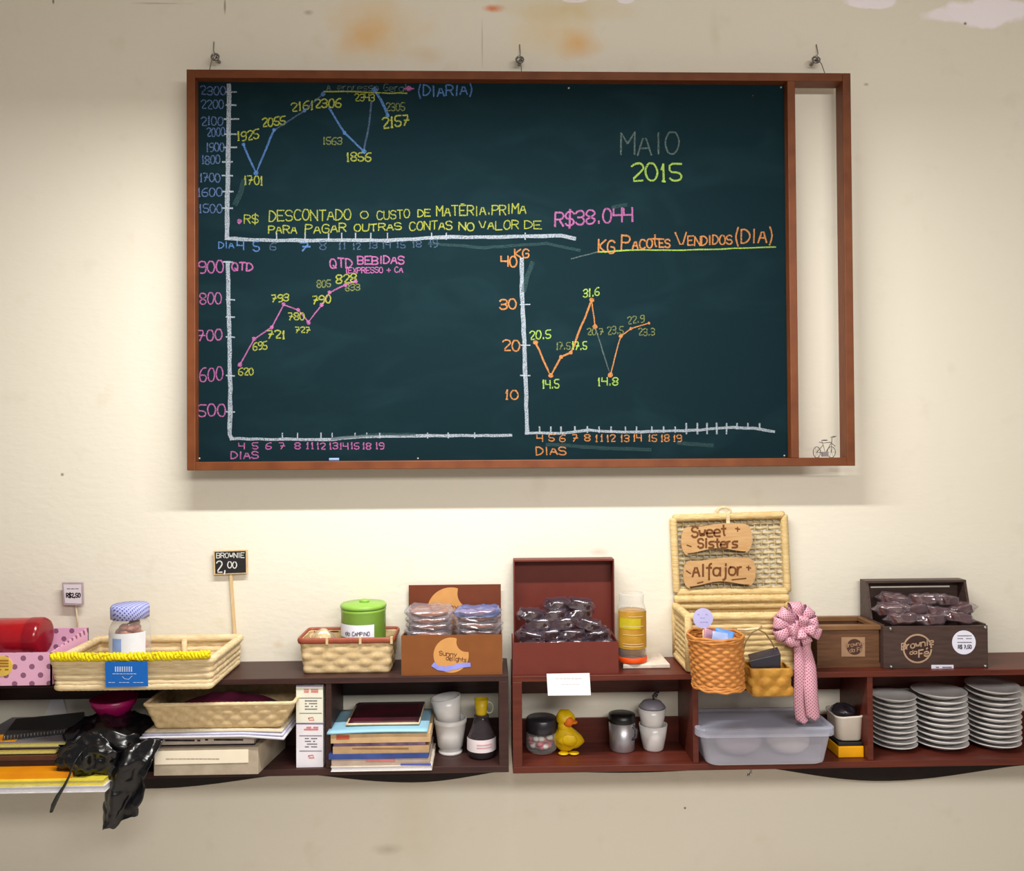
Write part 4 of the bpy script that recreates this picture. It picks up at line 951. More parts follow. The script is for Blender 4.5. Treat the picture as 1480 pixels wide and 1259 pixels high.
# polka dot bow on the chest corner
RIB = dots('pink_dotted_ribbon', (222, 164, 182), (104, 48, 70), 0.0105, 0.0017, uv=True, rough=0.45)
bY = cF-0.018; bxx, bzz = Wp(1150, 903, bY)
bow = thing('ribbon_bow', 'large pink polka dot ribbon bow with two long tails on the straw chest', 'bow', (bxx, bY, bzz))
random.seed(5)
for k, (an, ln, wd, dy) in enumerate(((95, .074, .036, .004), (50, .070, .036, .008), (12, .066, .036, .002), (-22, .080, .036, .006), (-62, .066, .036, .004), (-105, .066, .036, .004), (140, .072, .036, .004), (172, .074, .036, .006), (205, .078, .036, .002), (240, .070, .036, .006), (75, .036, .036, -.020), (-12, .048, .036, -.020), (195, .036, .036, -.020), (-85, .036, .036, -.018))):
    d = Vector((cos(radians(an)), 0, sin(radians(an)))); pp = Vector((-d.z, 0, d.x))
    def loop(u_, v_, d=d, pp=pp, ln=ln, wd=wd, dy=dy):
        t = u_; rr = ln*sin(pi*t); h = 0.023*sin(2*pi*t)*(0.6+0.4*sin(pi*t))
        wv = wd*(0.35+0.65*sin(pi*t)**0.6)
        p = Vector((bxx, bY-0.012+dy, bzz))+d*rr+Vector((0, h, 0))+pp*(v_-0.5)*wv
        return p+Vector((0, -0.004*cos(pi*(v_-0.5)), 0))
    m = MB(); m.sheet(loop, 20, 6, (2*ln, wd)); part('loop', m, RIB, bow, smooth=True, solid=0.0008)
for (xa, ya, xb, yb_, wd, of) in ((1150, 925, 1161, 1046, .042, 0.0), (1162, 925, 1175, 1039, .044, -0.006)):
    A = Vector((WX(xa, ya, bY), WZ(xa, ya, bY))); B = Vector((WX(xb, yb_, bY), WZ(xb, yb_, bY)))
    def tail(u_, v_, A=A, B=B, wd=wd, of=of):
        p = A.lerp(B, v_); w2 = wd*(0.55+0.45*min(1, v_*3))
        return (p.x+(u_-0.5)*w2+0.004*sin(6*v_), bY-0.004+of-0.010*sin(pi*u_)-0.006*sin(5*v_+of*300), p.y+(0.014*abs(u_-0.5)*2 if v_ > 0.99 else 0))
    m = MB(); m.sheet(tail, 8, 30, (wd, (A-B).length)); part('tail', m, RIB, bow, smooth=True, solid=0.0008)
part('knot', MB().ball((bxx, bY-0.014, bzz-0.004), (0.016, 0.014, 0.014), 14, 10), mat('pink_knot', (214, 150, 172), 0.5), bow, smooth=True)

# round honey basket hanging on the chest
gY2 = -0.318; sB = 1190/(2.826+gY2)
gcx = WX(1036, 960, gY2); zt_ = WZ(1034, 919, gY2); zb_ = WZ(1036, 992, gY2); rt_, rb_ = 39/sB, 35/sB
hb = thing('round_basket', 'round honey coloured wicker basket hanging on the front of the straw chest', 'basket', (gcx, gY2, zb_))
tl = lambda s, t=1: 0.004*cos(2*pi*s)
ra, rb2 = circ(gcx+0.004, gY2, rb_), circ(gcx-0.004, gY2, rt_-0.003)
part('woven_sides', woven(MB(), ra, rb2, zb_+0.006, zt_-0.006, 13, 26, 0.004, 4, 4), HONEY, hb, smooth=True, solid=0.003)
mb = MB()
for k in range(3): mb.tube([(gcx-0.004+(rt_+0.001)*cos(2*pi*i/60), gY2+(rt_+0.001)*sin(2*pi*i/60), zt_-0.006+k*0.005+0.002*sin(2*pi*i/60*7+2*k)) for i in range(60)], 0.0042, 8, closed=True)
part('rim', mb, HONEY, hb, smooth=True)
mb = MB()
for k in range(3): mb.tube([(gcx+0.004+(rb_+0.004-k*0.001)*cos(2*pi*i/60), gY2+(rb_+0.004-k*0.001)*sin(2*pi*i/60), zb_+0.003+k*0.0045+0.002*sin(2*pi*i/60*9+2*k)) for i in range(60)], 0.0042, 8, closed=True)
part('base_roll', mb, HONEY, hb, smooth=True)
part('bottom', MB().lathe([(0, zb_+0.004), (rb_, zb_+0.004), (rb_, zb_+0.008), (0, zb_+0.008)], (gcx+0.004, gY2, 0), 32), HONEY, hb)
part('hanging_loop', MB().tube([(gcx+0.01*cos(a), gY2+rt_+0.004+0.022*(1-cos(a))*0.5, zt_+0.012*sin(a)) for a in [i*pi/8 for i in range(9)]], 0.002, 6), STRAW, hb, smooth=True)
mb = MB()
for (ox, oy, rz, h_) in ((-0.012, 0.01, 20, 0.018), (0.018, -0.012, -25, 0.022), (0.004, -0.03, 5, 0.014)):
    c = (gcx+ox, gY2+oy, zt_-0.02+h_*0.5)
    mb = MB().sheet(lambda u_, v_, c=c, rz=rz, h_=h_: Vector(c)+rot(-20, 8, rz)@Vector(((u_-0.5)*0.055, 0.006*sin(3*u_+5*v_), (v_-0.5)*0.06)), 10, 8)
    o = solo('sachet', mb, [mat('blue_sachet', (88, 138, 206), 0.4), mat('pink_sachet', (190, 140, 160), 0.4), mat('pale_sachet', (160, 176, 220), 0.4)][0 if ox > 0.01 else 1 if ox < 0 else 2],
             ('bright blue sachet in the round wicker basket' if ox > 0.01 else 'dull pink sachet at the left in the round wicker basket' if ox < 0 else 'pale blue sachet at the front of the round wicker basket'), 'sachet', 'sachets in the round basket', smooth=True, solid=0.0035)
tx, tz = Wp(1016, 893.5, gY2+0.01); ty = gY2+0.01
tg = thing('round_tag', 'round lavender tag on a stick standing in the round wicker basket', 'tag', (tx, ty, zb_+0.012))
part('stick', MB().tube([(tx+0.001, ty+0.003, tz), (tx+0.006, ty+0.003, zb_+0.012)], 0.0035, 8), PINE, tg, smooth=True)
mb = MB().disc((tx, ty-0.002, tz), 14.6/sB, 28, y1=ty); mb.use(1)
for yy in (888, 893, 899): fake_line(mb, 1008, 1024, yy, 0.8, ty-0.0026, 4, 0.6)
part('disc', mb, [mat('lavender_paper', (190, 186, 232), 0.7, var=0.03), mat('lavender_print', (164, 160, 214), 0.8)], tg)

# small chip basket with handle
sY = -0.268; sS = 1190/(2.826+sY); scx2 = WX(1110, 980, sY); zt_ = WZ(1108, 961, sY); zb_ = WZ(1110, 1001, sY)
sb = thing('handled_basket', 'small yellow woven basket with a thin arched handle hung on the straw chest', 'basket', (scx2, sY, zb_))
r0 = rrect(scx2+0.002, sY, 0.060, 0.040, 0.012); r1 = rrect(scx2-0.004, sY, 0.062, 0.042, 0.012)
part('woven_sides', woven(MB(), r0, r1, zb_, zt_, 3, 14, 0.006, 6, 6), CHIP, sb, smooth=True, solid=0.003)
part('bottom', MB().box(scx2-0.054, scx2+0.056, sY-0.034, sY+0.034, zb_, zb_+0.003), CHIP, sb)
hp = [Wp(a, b, sY+0.0) for a, b in ((1074, 962), (1073, 945), (1078, 927), (1087, 914), (1096, 910), (1106, 915), (1116, 929), (1122, 944), (1124, 960))]
part('handle', MB().tube([(a, sY, b) for a, b in hp], 0.0022, 8), mat('dark_cane', (120, 98, 58), 0.6), sb, smooth=True)
hk = [Wp(a, b, -0.25) for a, b in ((1070, 913), (1080, 912), (1092, 911), (1100, 905))]
part('hanging_loop', MB().tube([(hk[0][0], cF-0.008, hk[0][1]), (hk[1][0], -0.235, hk[1][1]), (hk[2][0], sY, hp[4][1]+0.003), (hk[3][0], -0.25, hk[3][1])], 0.0042, 8), STRAW, sb, smooth=True)
q0 = [Wp(a, b, sY-0.03) for a, b in ((1084, 955), (1131, 946), (1131, 962), (1087, 966))]
mb = MB().hexa([(q0[3][0], sY-0.032, q0[3][1]-0.02), (q0[2][0]-0.004, sY-0.026, q0[2][1]-0.016), (q0[2][0]-0.002, sY+0.010, q0[2][1]-0.01), (q0[3][0]+0.006, sY+0.010, q0[3][1]-0.016),
                (q0[0][0], sY-0.032, q0[0][1]), (q0[1][0]-0.004, sY-0.026, q0[1][1]), (q0[1][0]-0.002, sY+0.010, q0[1][1]+0.014), (q0[0][0]+0.006, sY+0.010, q0[0][1]+0.010)])
solo('card_packet', mb, mat('black_gloss_card', (46, 44, 54), 0.25, 0.6, var=0.05), 'small glossy black packet in the little handled basket', 'packet', bev=0.001)

# ------------------------------------------------------------ brown crate
kF, kB = -0.165, -0.020
WAL = mat('walnut_boards', (88, 58, 38), 0.5, 0.4, scale=12, stretch=(1, 4, 10), c2=(112, 76, 50))
xA, xB = WX(1181, 940, kF), WX(1271, 940, kF); zk = WZ(1225, 910, kF); KZ = RTP+0.0005
cr_ = thing('wooden_crate', 'small square walnut brown crate with a square printed label beside the pink bow', 'crate', ((xA+xB)/2, (kF+kB)/2, KZ))
part('front_board', MB().box(xA, xB, kF, kF+0.01, KZ, zk), WAL, cr_, bev=0.001)
part('back_board', MB().box(xA, xB, kB-0.01, kB, KZ, zk), WAL, cr_, bev=0.001)
for a in (xA, xB-0.01): part('side_board', MB().box(a, a+0.01, kF+0.01, kB-0.01, KZ, zk), WAL, cr_, bev=0.001)
part('bottom', MB().box(xA+0.01, xB-0.01, kF+0.01, kB-0.01, KZ, KZ+0.008), WAL, cr_)
e = 0.008
mb = MB().box(xA-e, xB+e-0.004, kF-e, kF+0.016, zk, zk+0.014).box(xA-e, xB+e-0.004, kB-0.016, kB+0.006, zk, zk+0.014).box(xA-e, xA+0.014, kF+0.016, kB-0.016, zk, zk+0.014).box(xB-0.014, xB+e-0.004, kF+0.016, kB-0.016, zk, zk+0.014)
part('top_frame', mb, mat('walnut_rim', (112, 78, 48), 0.5, 0.4, scale=14, c2=(130, 92, 58)), cr_, bev=0.0015)
part('foot_rail', MB().box(xA-0.003, xB+0.001, kF-0.004, kF, KZ, KZ+0.014), WAL, cr_)
q = [Wp(1216, 921, kF), Wp(1250, 921, kF), Wp(1250, 949, kF), Wp(1216, 949, kF)]
yk2 = kF-0.0012
mb = MB().prism([q[3], q[2], q[1], q[0]], yk2, kF); mb.use(1)
c = Wp(1235, 935, yk2); mb.disc((c[0], yk2-0.0006, c[1]), 11.5/447, 24, y1=yk2+0.0002); mb.use(0)
strokes(mb, text_lines('Brownie', 1222, 1249, 936, 6, 4, 0.01), 1.0, yk2-0.0012); strokes(mb, text_lines('da Fé', 1228, 1246, 943, 5.5, 2, 0.01), 1.0, yk2-0.0012)
part('label', mb, [mat('kraft_label', (164, 128, 100), 0.6, var=0.05), mat('dark_emblem', (74, 46, 36), 0.6)], cr_, 'square kraft label with round emblem')

# ------------------------------------------------------------ brownie box on the right
vF, vB = -0.190, -0.025
ESP = mat('dark_espresso_wood', (62, 47, 43), 0.45, 0.4, scale=12, stretch=(1, 4, 8), c2=(80, 60, 54))
xA, xB = WX(1277, 935, vF), WX(1428, 935, vF); zf1 = WZ(1350, 905, vF); VZ = RTP+0.0005
vb = thing('wooden_box', 'dark espresso wooden box with round brownie emblem and open lid', 'box', ((xA+xB)/2, (vF+vB)/2, VZ))
mb = MB().box(xA, xB, vF, vF+0.009, VZ, zf1)
part('front_board', mb, ESP, vb, bev=0.001)
zsd = zf1+0.004
for a in (xA, xB-0.009): part('side_board', MB().box(a, a+0.009, vF+0.009, vB, VZ, zsd), ESP, vb, bev=0.001)
part('bottom', MB().box(xA+0.009, xB-0.009, vF+0.009, vB, VZ, VZ+0.06), ESP, vb)
xq0, xq1 = WX(1246, 870, vB), WX(1386, 870, vB); zq = WZ(1315, 836, vB)
xq0 = min(xq0, xA); 
lidp = MB().box(xq0, xq1, vB-0.006, vB, VZ, zq).box(xq0, xq1, vB-0.045, vB-0.006, zq-0.007, zq)
for a, sgn in ((xq0, 1), (xq1, -1)):
    lidp.hexa([(min(a, a+sgn*0.008), vB-0.075, zsd+0.001), (max(a, a+sgn*0.008), vB-0.075, zsd+0.001), (max(a, a+sgn*0.008), vB-0.006, zsd+0.001), (min(a, a+sgn*0.008), vB-0.006, zsd+0.001),
               (min(a, a+sgn*0.008), vB-0.045, zq-0.007), (max(a, a+sgn*0.008), vB-0.045, zq-0.007), (max(a, a+sgn*0.008), vB-0.006, zq-0.007), (min(a, a+sgn*0.008), vB-0.006, zq-0.007)])
part('lid', lidp, ESP, vb)
za = WZ(1315, 848, vB-0.008); part('lid_strip', MB().box(WX(1258, 848, vB-0.008), WX(1372, 848, vB-0.008), vB-0.010, vB-0.006, za-0.0025, za+0.0025), mat('pale_strip', (226, 214, 202), 0.5), vb, 'pale strip across the inside of the lid')
for a, b in ((1287, 909), (1424, 907), (1288, 964), (1424, 963)):
    x, z = Wp(a, b, vF); x = min(x, xB-0.006)
    part('corner_screw', MB().lathe([(0, 0.006), (0.004, 0.0052), (0.006, 0.002), (0.006, 0)], (x, vF, z), 14, M=Matrix.Rotation(pi/2, 3, 'X')), STEEL, vb, smooth=True)
TAN = mat('tan_emblem_print', (176, 146, 120), 0.6, var=0.06)
mb = MB(); yv = vF-0.0006
c = Wp(1326, 937.5, yv); R_ = 19.5/451
mb.disc((c[0], yv, c[1]), R_, 32, y1=vF+0.0003); mb.use(1)
strokes(mb, [[(1326+20*cos(a*pi/20), 937.5+20*sin(a*pi/20)) for a in range(41)]], 2.4, yv-0.0004)
mb.use(1); strokes(mb, text_lines('Brownie', 1303, 1349, 939.5, 9, 8, 0.01), 1.7, yv-0.0009); strokes(mb, text_lines('da', 1315, 1325, 946, 5.5, 1, 0.01), 1.3, yv-0.0009); strokes(mb, text_lines('Fé', 1328, 1342, 950, 10, 2, 0.01), 2.0, yv-0.0009)
part('emblem', mb, [mat('emblem_ground', (58, 34, 28), 0.6), TAN], vb, 'tan ring emblem with lettering')
c = Wp(1393, 928.5, vF); mb = MB().disc((c[0], vF-0.001, c[1]), 17.5/451, 30, y1=vF); mb.use(1)
for yy in (919, 923, 928.5): fake_line(mb, 1384, 1405, yy, 1.0, vF-0.0016, 4, 0.8)
strokes(mb, text_lines('R$ 7,50', 1385, 1404, 937.5, 5, 0, 0.01), 1.2, vF-0.0016)
part('sticker', mb, [mat('white_sticker', (228, 228, 246), 0.6, var=0.02), INK], vb, 'round white price sticker')
q = [Wp(1346, 961, vF), Wp(1378, 961, vF), Wp(1378, 967.5, vF), Wp(1346, 967.5, vF)]
mb = MB().prism([q[3], q[2], q[1], q[0]], vF-0.001, vF); mb.use(1); fake_line(mb, 1353, 1376, 964.5, 1.3, vF-0.0016, 4, 0.8)
part('small_label', mb, [MATS['white_sticker'], INK], vb, 'narrow white label')
random.seed(9)
pos = [(1303, 893, -0.15, 6, 'front left'), (1345, 896, -0.155, -3, 'front middle'), (1384, 893, -0.15, -12, 'front right'), (1287, 880, -0.125, 4, 'second row far left'), (1318, 880, -0.115, 5, 'second row centre'), (1352, 884, -0.11, -6, 'second row right'), (1386, 881, -0.112, 14, 'second row far right'),
       (1292, 866, -0.095, -6, 'top left'), (1334, 866, -0.095, 5, 'top centre'), (1366, 867, -0.095, -8, 'top right')]
BFM2 = clear('mauve_film', (160, 138, 150), 0.12, 0.16, 0.25, 0.12)
vb0 = proto('wrapped_brownie', 'x', 'brownie', 0.041, 0.025, 0.0165, mat('reddish_brownie', (92, 54, 48), 0.7, 0.2, scale=80, bump=0.3, c2=(68, 38, 36)), BFM2, 23, 'brownies in the dark wooden box', 0.35)
for k, (px, py, yy, tl, wd) in enumerate(pos):
    t = vb0 if k == 0 else copy_tree(vb0); x, z = Wp(px, py, yy); t.location = (x, yy, z)
    t.rotation_euler = (radians(random.uniform(-12, 12)), radians(-tl), radians(random.uniform(-25, 25)))
    t['label'] = 'clear wrapped brownie bar, %s in the dark wooden box' % wd

# ------------------------------------------------------------ left bay: magazines, bag, bowl, paper
def book(name, label, cat, x0, x1, yf, yb, z0, th, cover, pages, rz=0, group=None, spine=True, marks=None, wave=0, edge_in=0.002):
    cx, cy = (x0+x1)/2, (yf+yb)/2; hx, hy = (x1-x0)/2, (yb-yf)/2; R = rot(0, 0, rz); ct = min(0.0022, th*0.2)
    t = thing(name, label, cat, (cx, cy, z0), group)
    c = Vector((cx, cy, 0)); up = Vector((0, 0, 1))
    mb = MB()
    mb.obox(c+up*(z0+ct/2), hx, hy, ct/2, R).obox(c+up*(z0+th-ct/2), hx, hy, ct/2, R)
    if spine: mb.obox(c+R@Vector((0, -hy+ct/2, 0))+up*(z0+th/2), hx, ct/2, th/2-ct, R)
    part('cover', mb, cover, t)
    part('pages', MB().obox(c+R@Vector((0, 0.002 if spine else 0, 0))+up*(z0+th/2), hx-edge_in, hy-edge_in-(0.001 if spine else 0), th/2-ct, R), pages, t)
    if marks:
        for nm, mm, m in marks: part(nm, mm, m, t)
    return t
PAGES = mat('page_edges', (220, 208, 184), 0.85, scale=120, stretch=(1, 1, 12), c2=(196, 182, 156)); WPAGES = mat('white_page_edges', (226, 224, 230), 0.85, scale=120, stretch=(1, 1, 12), c2=(202, 200, 210))
YPAGES = mat('yellow_page_edges', (232, 216, 120), 0.85, scale=100, stretch=(1, 1, 10), c2=(196, 184, 96))
GREYC = mat('grey_cover', (120, 116, 122), 0.4); ORAC = mat('orange_cover', (240, 158, 10), 0.35, c2=(226, 136, 20), scale=8); BRC = mat('brown_cover', (88, 54, 40), 0.45); DBC = mat('black_brown_cover', (46, 30, 28), 0.45); WC = mat('white_cover', (222, 218, 216), 0.4)
GR = 'magazines stacked in the left bay'
xL = WX(-60, 1100, -0.30)
z = SF+0.0005
def bk(th, cover, pages, px1, yf, lab, spine=True, mk=None, name='magazine', rz=0):
    global z
    py = 1100; x1 = WX(px1, py, yf)
    t = book(name, lab, name, xL, x1, yf, yf+0.26 if yf+0.26 < -0.022 else -0.022, z, th, cover, pages, rz, GR, spine, mk)
    z += th+0.0004
    return t
bk(0.019, WC, WPAGES, 152, -0.365, 'white edged magazine at the bottom of the left bay stack', False)
bk(0.015, mat('yellow_cover', (226, 208, 70), 0.4), YPAGES, 149, -0.362, 'yellow edged magazine second from the bottom of the left bay stack', False)
zt3 = z+0.014
xo0, xo1 = WX(-40, 1110, -0.34), WX(20, 1110, -0.34)
bk(0.014, ORAC, PAGES, 104, -0.345, 'magazine with a bright orange cover in the left bay', True)
bk(0.014, DBC, PAGES, 84, -0.285, 'thin blackish brown book above the orange magazine', True, name='book')
bk(0.014, BRC, PAGES, 82, -0.28, 'brown book in the middle of the left bay stack', True, name='book')
bk(0.018, DBC, YPAGES, 80, -0.27, 'dark book with tan edges under the grey magazine', False, name='book')
zt6 = z+0.017
t6 = bk(0.017, GREYC, YPAGES, 98, -0.262, 'grey magazine with orange and yellow picture on top of the left stack', False)
mb = MB().hexa([(xL+0.01, -0.255, zt6), (WX(22, 1065, -0.255), -0.255, zt6), (WX(30, 1062, -0.2), -0.19, zt6), (xL+0.01, -0.19, zt6), (xL+0.01, -0.255, zt6+0.0004), (WX(22, 1065, -0.255), -0.255, zt6+0.0004), (WX(30, 1062, -0.2), -0.19, zt6+0.0004), (xL+0.01, -0.19, zt6+0.0004)])
part('cover_picture', mb, mat('orange_yellow_print', (238, 170, 30), 0.4, scale=18, c2=(222, 90, 40)), t6)
nb = thing('notebook', 'dark spiral notebook lying askew on the left magazine stack', 'notebook', (WX(70, 1045, -0.15), -0.15, z))
cc = Vector((WX(62, 1045, -0.15), -0.135, z+0.008)); RR = rot(0, 0, 18)
part('cover', MB().obox(cc, 0.10, 0.085, 0.007, RR), mat('charcoal_cover', (52, 50, 50), 0.5), nb, bev=0.001)
mb = MB()
for i in range(22):
    p = cc+RR@Vector((-0.095+0.19*i/21, -0.086, 0)); mb.tube([p+RR@Vector((0, 0.008*cos(a), 0.009*sin(a))) for a in [k*pi/5 for k in range(10)]], 0.001, 5, closed=True)
part('spiral', mb, STEEL, nb, smooth=True)
# white folded paper on the back rail
yp = -0.0055
q = [Wp(60, 1028, yp), Wp(102, 1027, yp), Wp(91, 1010, yp), Wp(74, 1010, yp)]
zr_ = SF+0.0825
mb = MB().hexa([(q[0][0], yp-0.0035, zr_), (q[1][0], yp-0.0035, zr_), (q[1][0], yp+0.004, zr_), (q[0][0], yp+0.004, zr_), (q[3][0], yp, q[3][1]), (q[2][0], yp, q[2][1]), (q[2][0], yp+0.003, q[2][1]), (q[3][0], yp+0.003, q[3][1])])
solo('folded_paper', mb, WHITE, 'folded white paper propped on the back rail above the left books', 'paper')

# black plastic bag
BAG = mat('black_bag_plastic', (13, 12, 16), 0.24, 0.55, var=0.1, scale=20)
xb_, yb2 = WX(160, 1070, -0.20), -0.19
bagz = SF+0.001
bag = thing('plastic_bag', 'crumpled shiny black plastic bag spilling over the edge of the left shelf', 'bag', (xb_, yb2, bagz))
wY = -0.165; wx_, wz = Wp(165, 1008, wY); wr = 32/(1190/(2.826+wY))
wz = min(wz, ST-TH-0.006)
xmag = WX(152, 1110, -0.365)+0.006; zmag = SF+0.038-(bagz+0.066); xor_ = WX(104, 1110, -0.345)+0.004
def fb(p, d):
    q = jit(p, 0.018, 22, 2); q = jit(q, 0.009, 60, 4)
    lo = -0.064
    X = xb_+0.005+q.x; Y = yb2-0.012+q.y
    if X < xmag: lo = zmag+0.001*sin(60*q.x)
    if X < xor_: lo = zmag+0.066
    if q.z < lo: q.z = lo
    if hypot(X-wx_, Y-wY) < wr*0.62: q.z = min(q.z, wz-0.064-(bagz+0.066))
    return q
part('body', MB().ball((xb_+0.005, yb2-0.012, bagz+0.066), (0.148, 0.125, 0.112), 64, 40, f=fb), BAG, bag, smooth=True)
def flap(u_, v_):
    A, B = (WX(148, 1085, -0.335), WX(146, 1196, -0.33)), (WX(222, 1085, -0.335), WX(196, 1182, -0.33))
    zz = WZ(180, 1078, -0.33)+(WZ(180, 1196, -0.33)-WZ(180, 1078, -0.33))*v_
    if v_ > 0.85: zz += (0.045*max(0, u_-0.45)*2)*(v_-0.85)/0.15
    x = A[0]+(A[1]-A[0])*v_+(B[0]+(B[1]-B[0])*v_-A[0]-(A[1]-A[0])*v_)*u_
    p = Vector((x, -0.320-0.020*sin(pi*u_)+0.014*sin(9*u_+3*v_)+(0.05*(1-v_*5) if v_ < 0.2 else 0), zz))
    return jit(jit(p, 0.012, 20, 6), 0.004, 60, 8)
part('hanging_flap', MB().sheet(flap, 30, 40), BAG, bag, smooth=True, solid=0.0012)
p = [(WX(a, b, -0.375), -0.375, WZ(a, b, -0.375)) for a, b in ((112, 1085), (106, 1105), (100, 1122), (93, 1136), (84, 1150), (78, 1162), (74, 1174))]
p[0] = (p[0][0]+0.01, -0.31, p[0][2]+0.01)
part('handle', MB().tube(p, lambda t: 0.004+0.007*max(0, t-0.35)*sin(pi*min(1, max(0, (t-0.35)/0.68)))*1.6, 8, flat=0.5), BAG, bag, smooth=True)
def lump(u_, v_):
    p = Vector((WX(78+90*u_, 1100, -0.34), -0.325-0.022*sin(pi*u_)*sin(pi*v_), WZ(120, 1122, -0.33)+0.12*v_*(0.45+0.55*sin(pi*(0.15+u_*0.7)))))
    return jit(jit(p, 0.018, 24, 9), 0.008, 66, 12)
part('bunched_edge', MB().sheet(lump, 30, 24), BAG, bag, smooth=True, solid=0.0012)
# magenta bowl on the bag
solo('bowl', MB().lathe([(0, wz-0.062), (wr*0.45, wz-0.062), (wr*0.62, wz-0.05), (wr*0.9, wz-0.02), (wr, wz), (wr*0.97, wz), (wr*0.85, wz-0.022), (wr*0.55, wz-0.052), (0, wz-0.056)], (wx_, wY, 0), 36), mat('magenta_plastic', (150, 14, 84), 0.3, 0.5), 'dark magenta plastic bowl resting on the black bag', 'bowl', smooth=True)

# ------------------------------------------------------------ second bay: box file, book, magazines, wicker tray
oF = -0.252
ob = thing('box_file', 'pale grey box file with white spine label lying under the magazines', 'box', (WX(300, 1100, oF), -0.14, SF+0.0005))
x0, x1 = WX(222, 1100, oF), WX(373, 1100, oF); zA = SF+0.0005; zB = WZ(300, 1081, oF)
part('case', MB().hexa([(x0, oF, zA), (x1, oF, zA), (x1+0.03, -0.03, zA), (x0, -0.03, zA), (x0, oF, zB), (x1, oF, zB), (x1+0.03, -0.03, zB), (x0, -0.03, zB)]), mat('beige_grey_board', (176, 162, 142), 0.6), ob, bev=0.002)
q = [Wp(224, 1086, oF), Wp(359, 1083, oF), Wp(359, 1102, oF), Wp(224, 1105, oF)]
mb = MB().prism([q[3], q[2], q[1], q[0]], oF-0.002, oF); mb.use(1); fake_line(mb, 240, 318, 1097, 1.1, oF-0.0026, 6, 0.8)
part('spine_label', mb, [mat('ivory_label', (246, 234, 212), 0.6, var=0.02), mat('beige_print', (168, 152, 136), 0.8)], ob)
z = zB+0.0004
x1b = WX(367, 1070, -0.245)
b1 = book('book', 'slim dark book between the box file and the grey lettered book', 'book', WX(228, 1080, -0.235), x1b, -0.235, -0.03, z, 0.008, mat('navy_cover', (46, 40, 58), 0.5), PAGES, 0, 'books under the wicker tray'); z += 0.0084
mb = MB(); zc_ = z
b2 = book('book', 'grey beige book with black lettered spine under the wicker tray', 'book', WX(224, 1070, -0.245), x1b, -0.245, -0.03, z, 0.026, mat('putty_cover', (176, 164, 152), 0.5), PAGES, 0, 'books under the wicker tray')
py_ = 1069.5
mb = MB(); fake_line(mb, 239, 290, py_+1, 2.0, -0.2462, 4, 0.75); fake_line(mb, 297, 352, py_, 2.0, -0.2462, 4, 0.75)
part('lettering', mb, BLACKINK, b2); z += 0.0264
def curl(zo, x0, x1, yf, amp, drop):
    def f(u_, v_): return (x0+(x1-x0)*u_+0.012*v_, yf+(0.21)*v_, zo+amp*sin(pi*u_*1.2+0.5)*(1-v_)-drop*max(0, u_-0.72)*3.4*(1-v_)-drop*0.4*max(0, 0.12-u_)*3)
    return f
for k, (cl, lab) in enumerate((('white_page_edges', 'white curled magazine under the wicker tray, lowest of three'), ('lilac', 'lilac white curled magazine in the middle under the wicker tray'), ('page_edges', 'cream magazine directly under the wicker tray'))):
    m = MATS.get(cl) or mat('lilac_paper', (206, 206, 234), 0.4)
    mb = MB().sheet(curl(z+0.004+k*0.0072, WX(203+3*k, 1058, -0.262), WX(411-2*k, 1058, -0.262), -0.268+0.004*k, 0.0, 0.011-0.003*k), 24, 6)
    solo('magazine', mb, m, lab, 'magazine', 'curled magazines under the wicker tray', smooth=True, solid=0.0058)
z += 0.0245
tF, tB = -0.262, -0.04
x0t, x1t = WX(208, 1016, tF), WX(424, 1016, tF); x0b, x1b = WX(222, 1046, tF), WX(404, 1046, tF); zt_ = WZ(316, 1016, tF)
wt = thing('wicker_tray', 'shallow tan wicker tray with dark magenta cloth in the left shelf', 'basket', ((x0t+x1t)/2, (tF+tB)/2, z))
cx_, cy_ = (x0t+x1t)/2, (tF+tB)/2
r0 = rrect((x0b+x1b)/2, cy_, (x1b-x0b)/2, (tB-tF)/2-0.018, 0.012); r1 = rrect(cx_, cy_, (x1t-x0t)/2, (tB-tF)/2, 0.012)
part('woven_sides', woven(MB(), r0, r1, z, zt_-0.004, 4, 44, 0.0032), WICK, wt, smooth=True, solid=0.003)
part('rim', rim(MB(), r1, zt_-0.004, 0.0055, 160, 80, 0.15, 8), STRAW, wt, smooth=True)
part('bottom', MB().box(x0b+0.008, x1b-0.008, tF+0.03, tB-0.03, z, z+0.003), WICK, wt)
zz_ = z+0.004
mb = MB().sheet(lambda u_, v_: (x0b+0.008+(x1b-x0b-0.016)*u_, tF+0.036+(tB-tF-0.072)*v_, zz_+0.072*math.sqrt(max(0, sin(pi*u_)*sin(pi*v_)))+0.012*mnoise.noise(Vector((u_*9, v_*5, 0)))*sin(pi*u_)*sin(pi*v_)), 40, 20)
solo('cloth', mb, mat('dark_magenta_cloth', (92, 16, 52), 0.85, scale=40), 'dark magenta cloth folded in the wicker tray', 'cloth', smooth=True, solid=0.004)

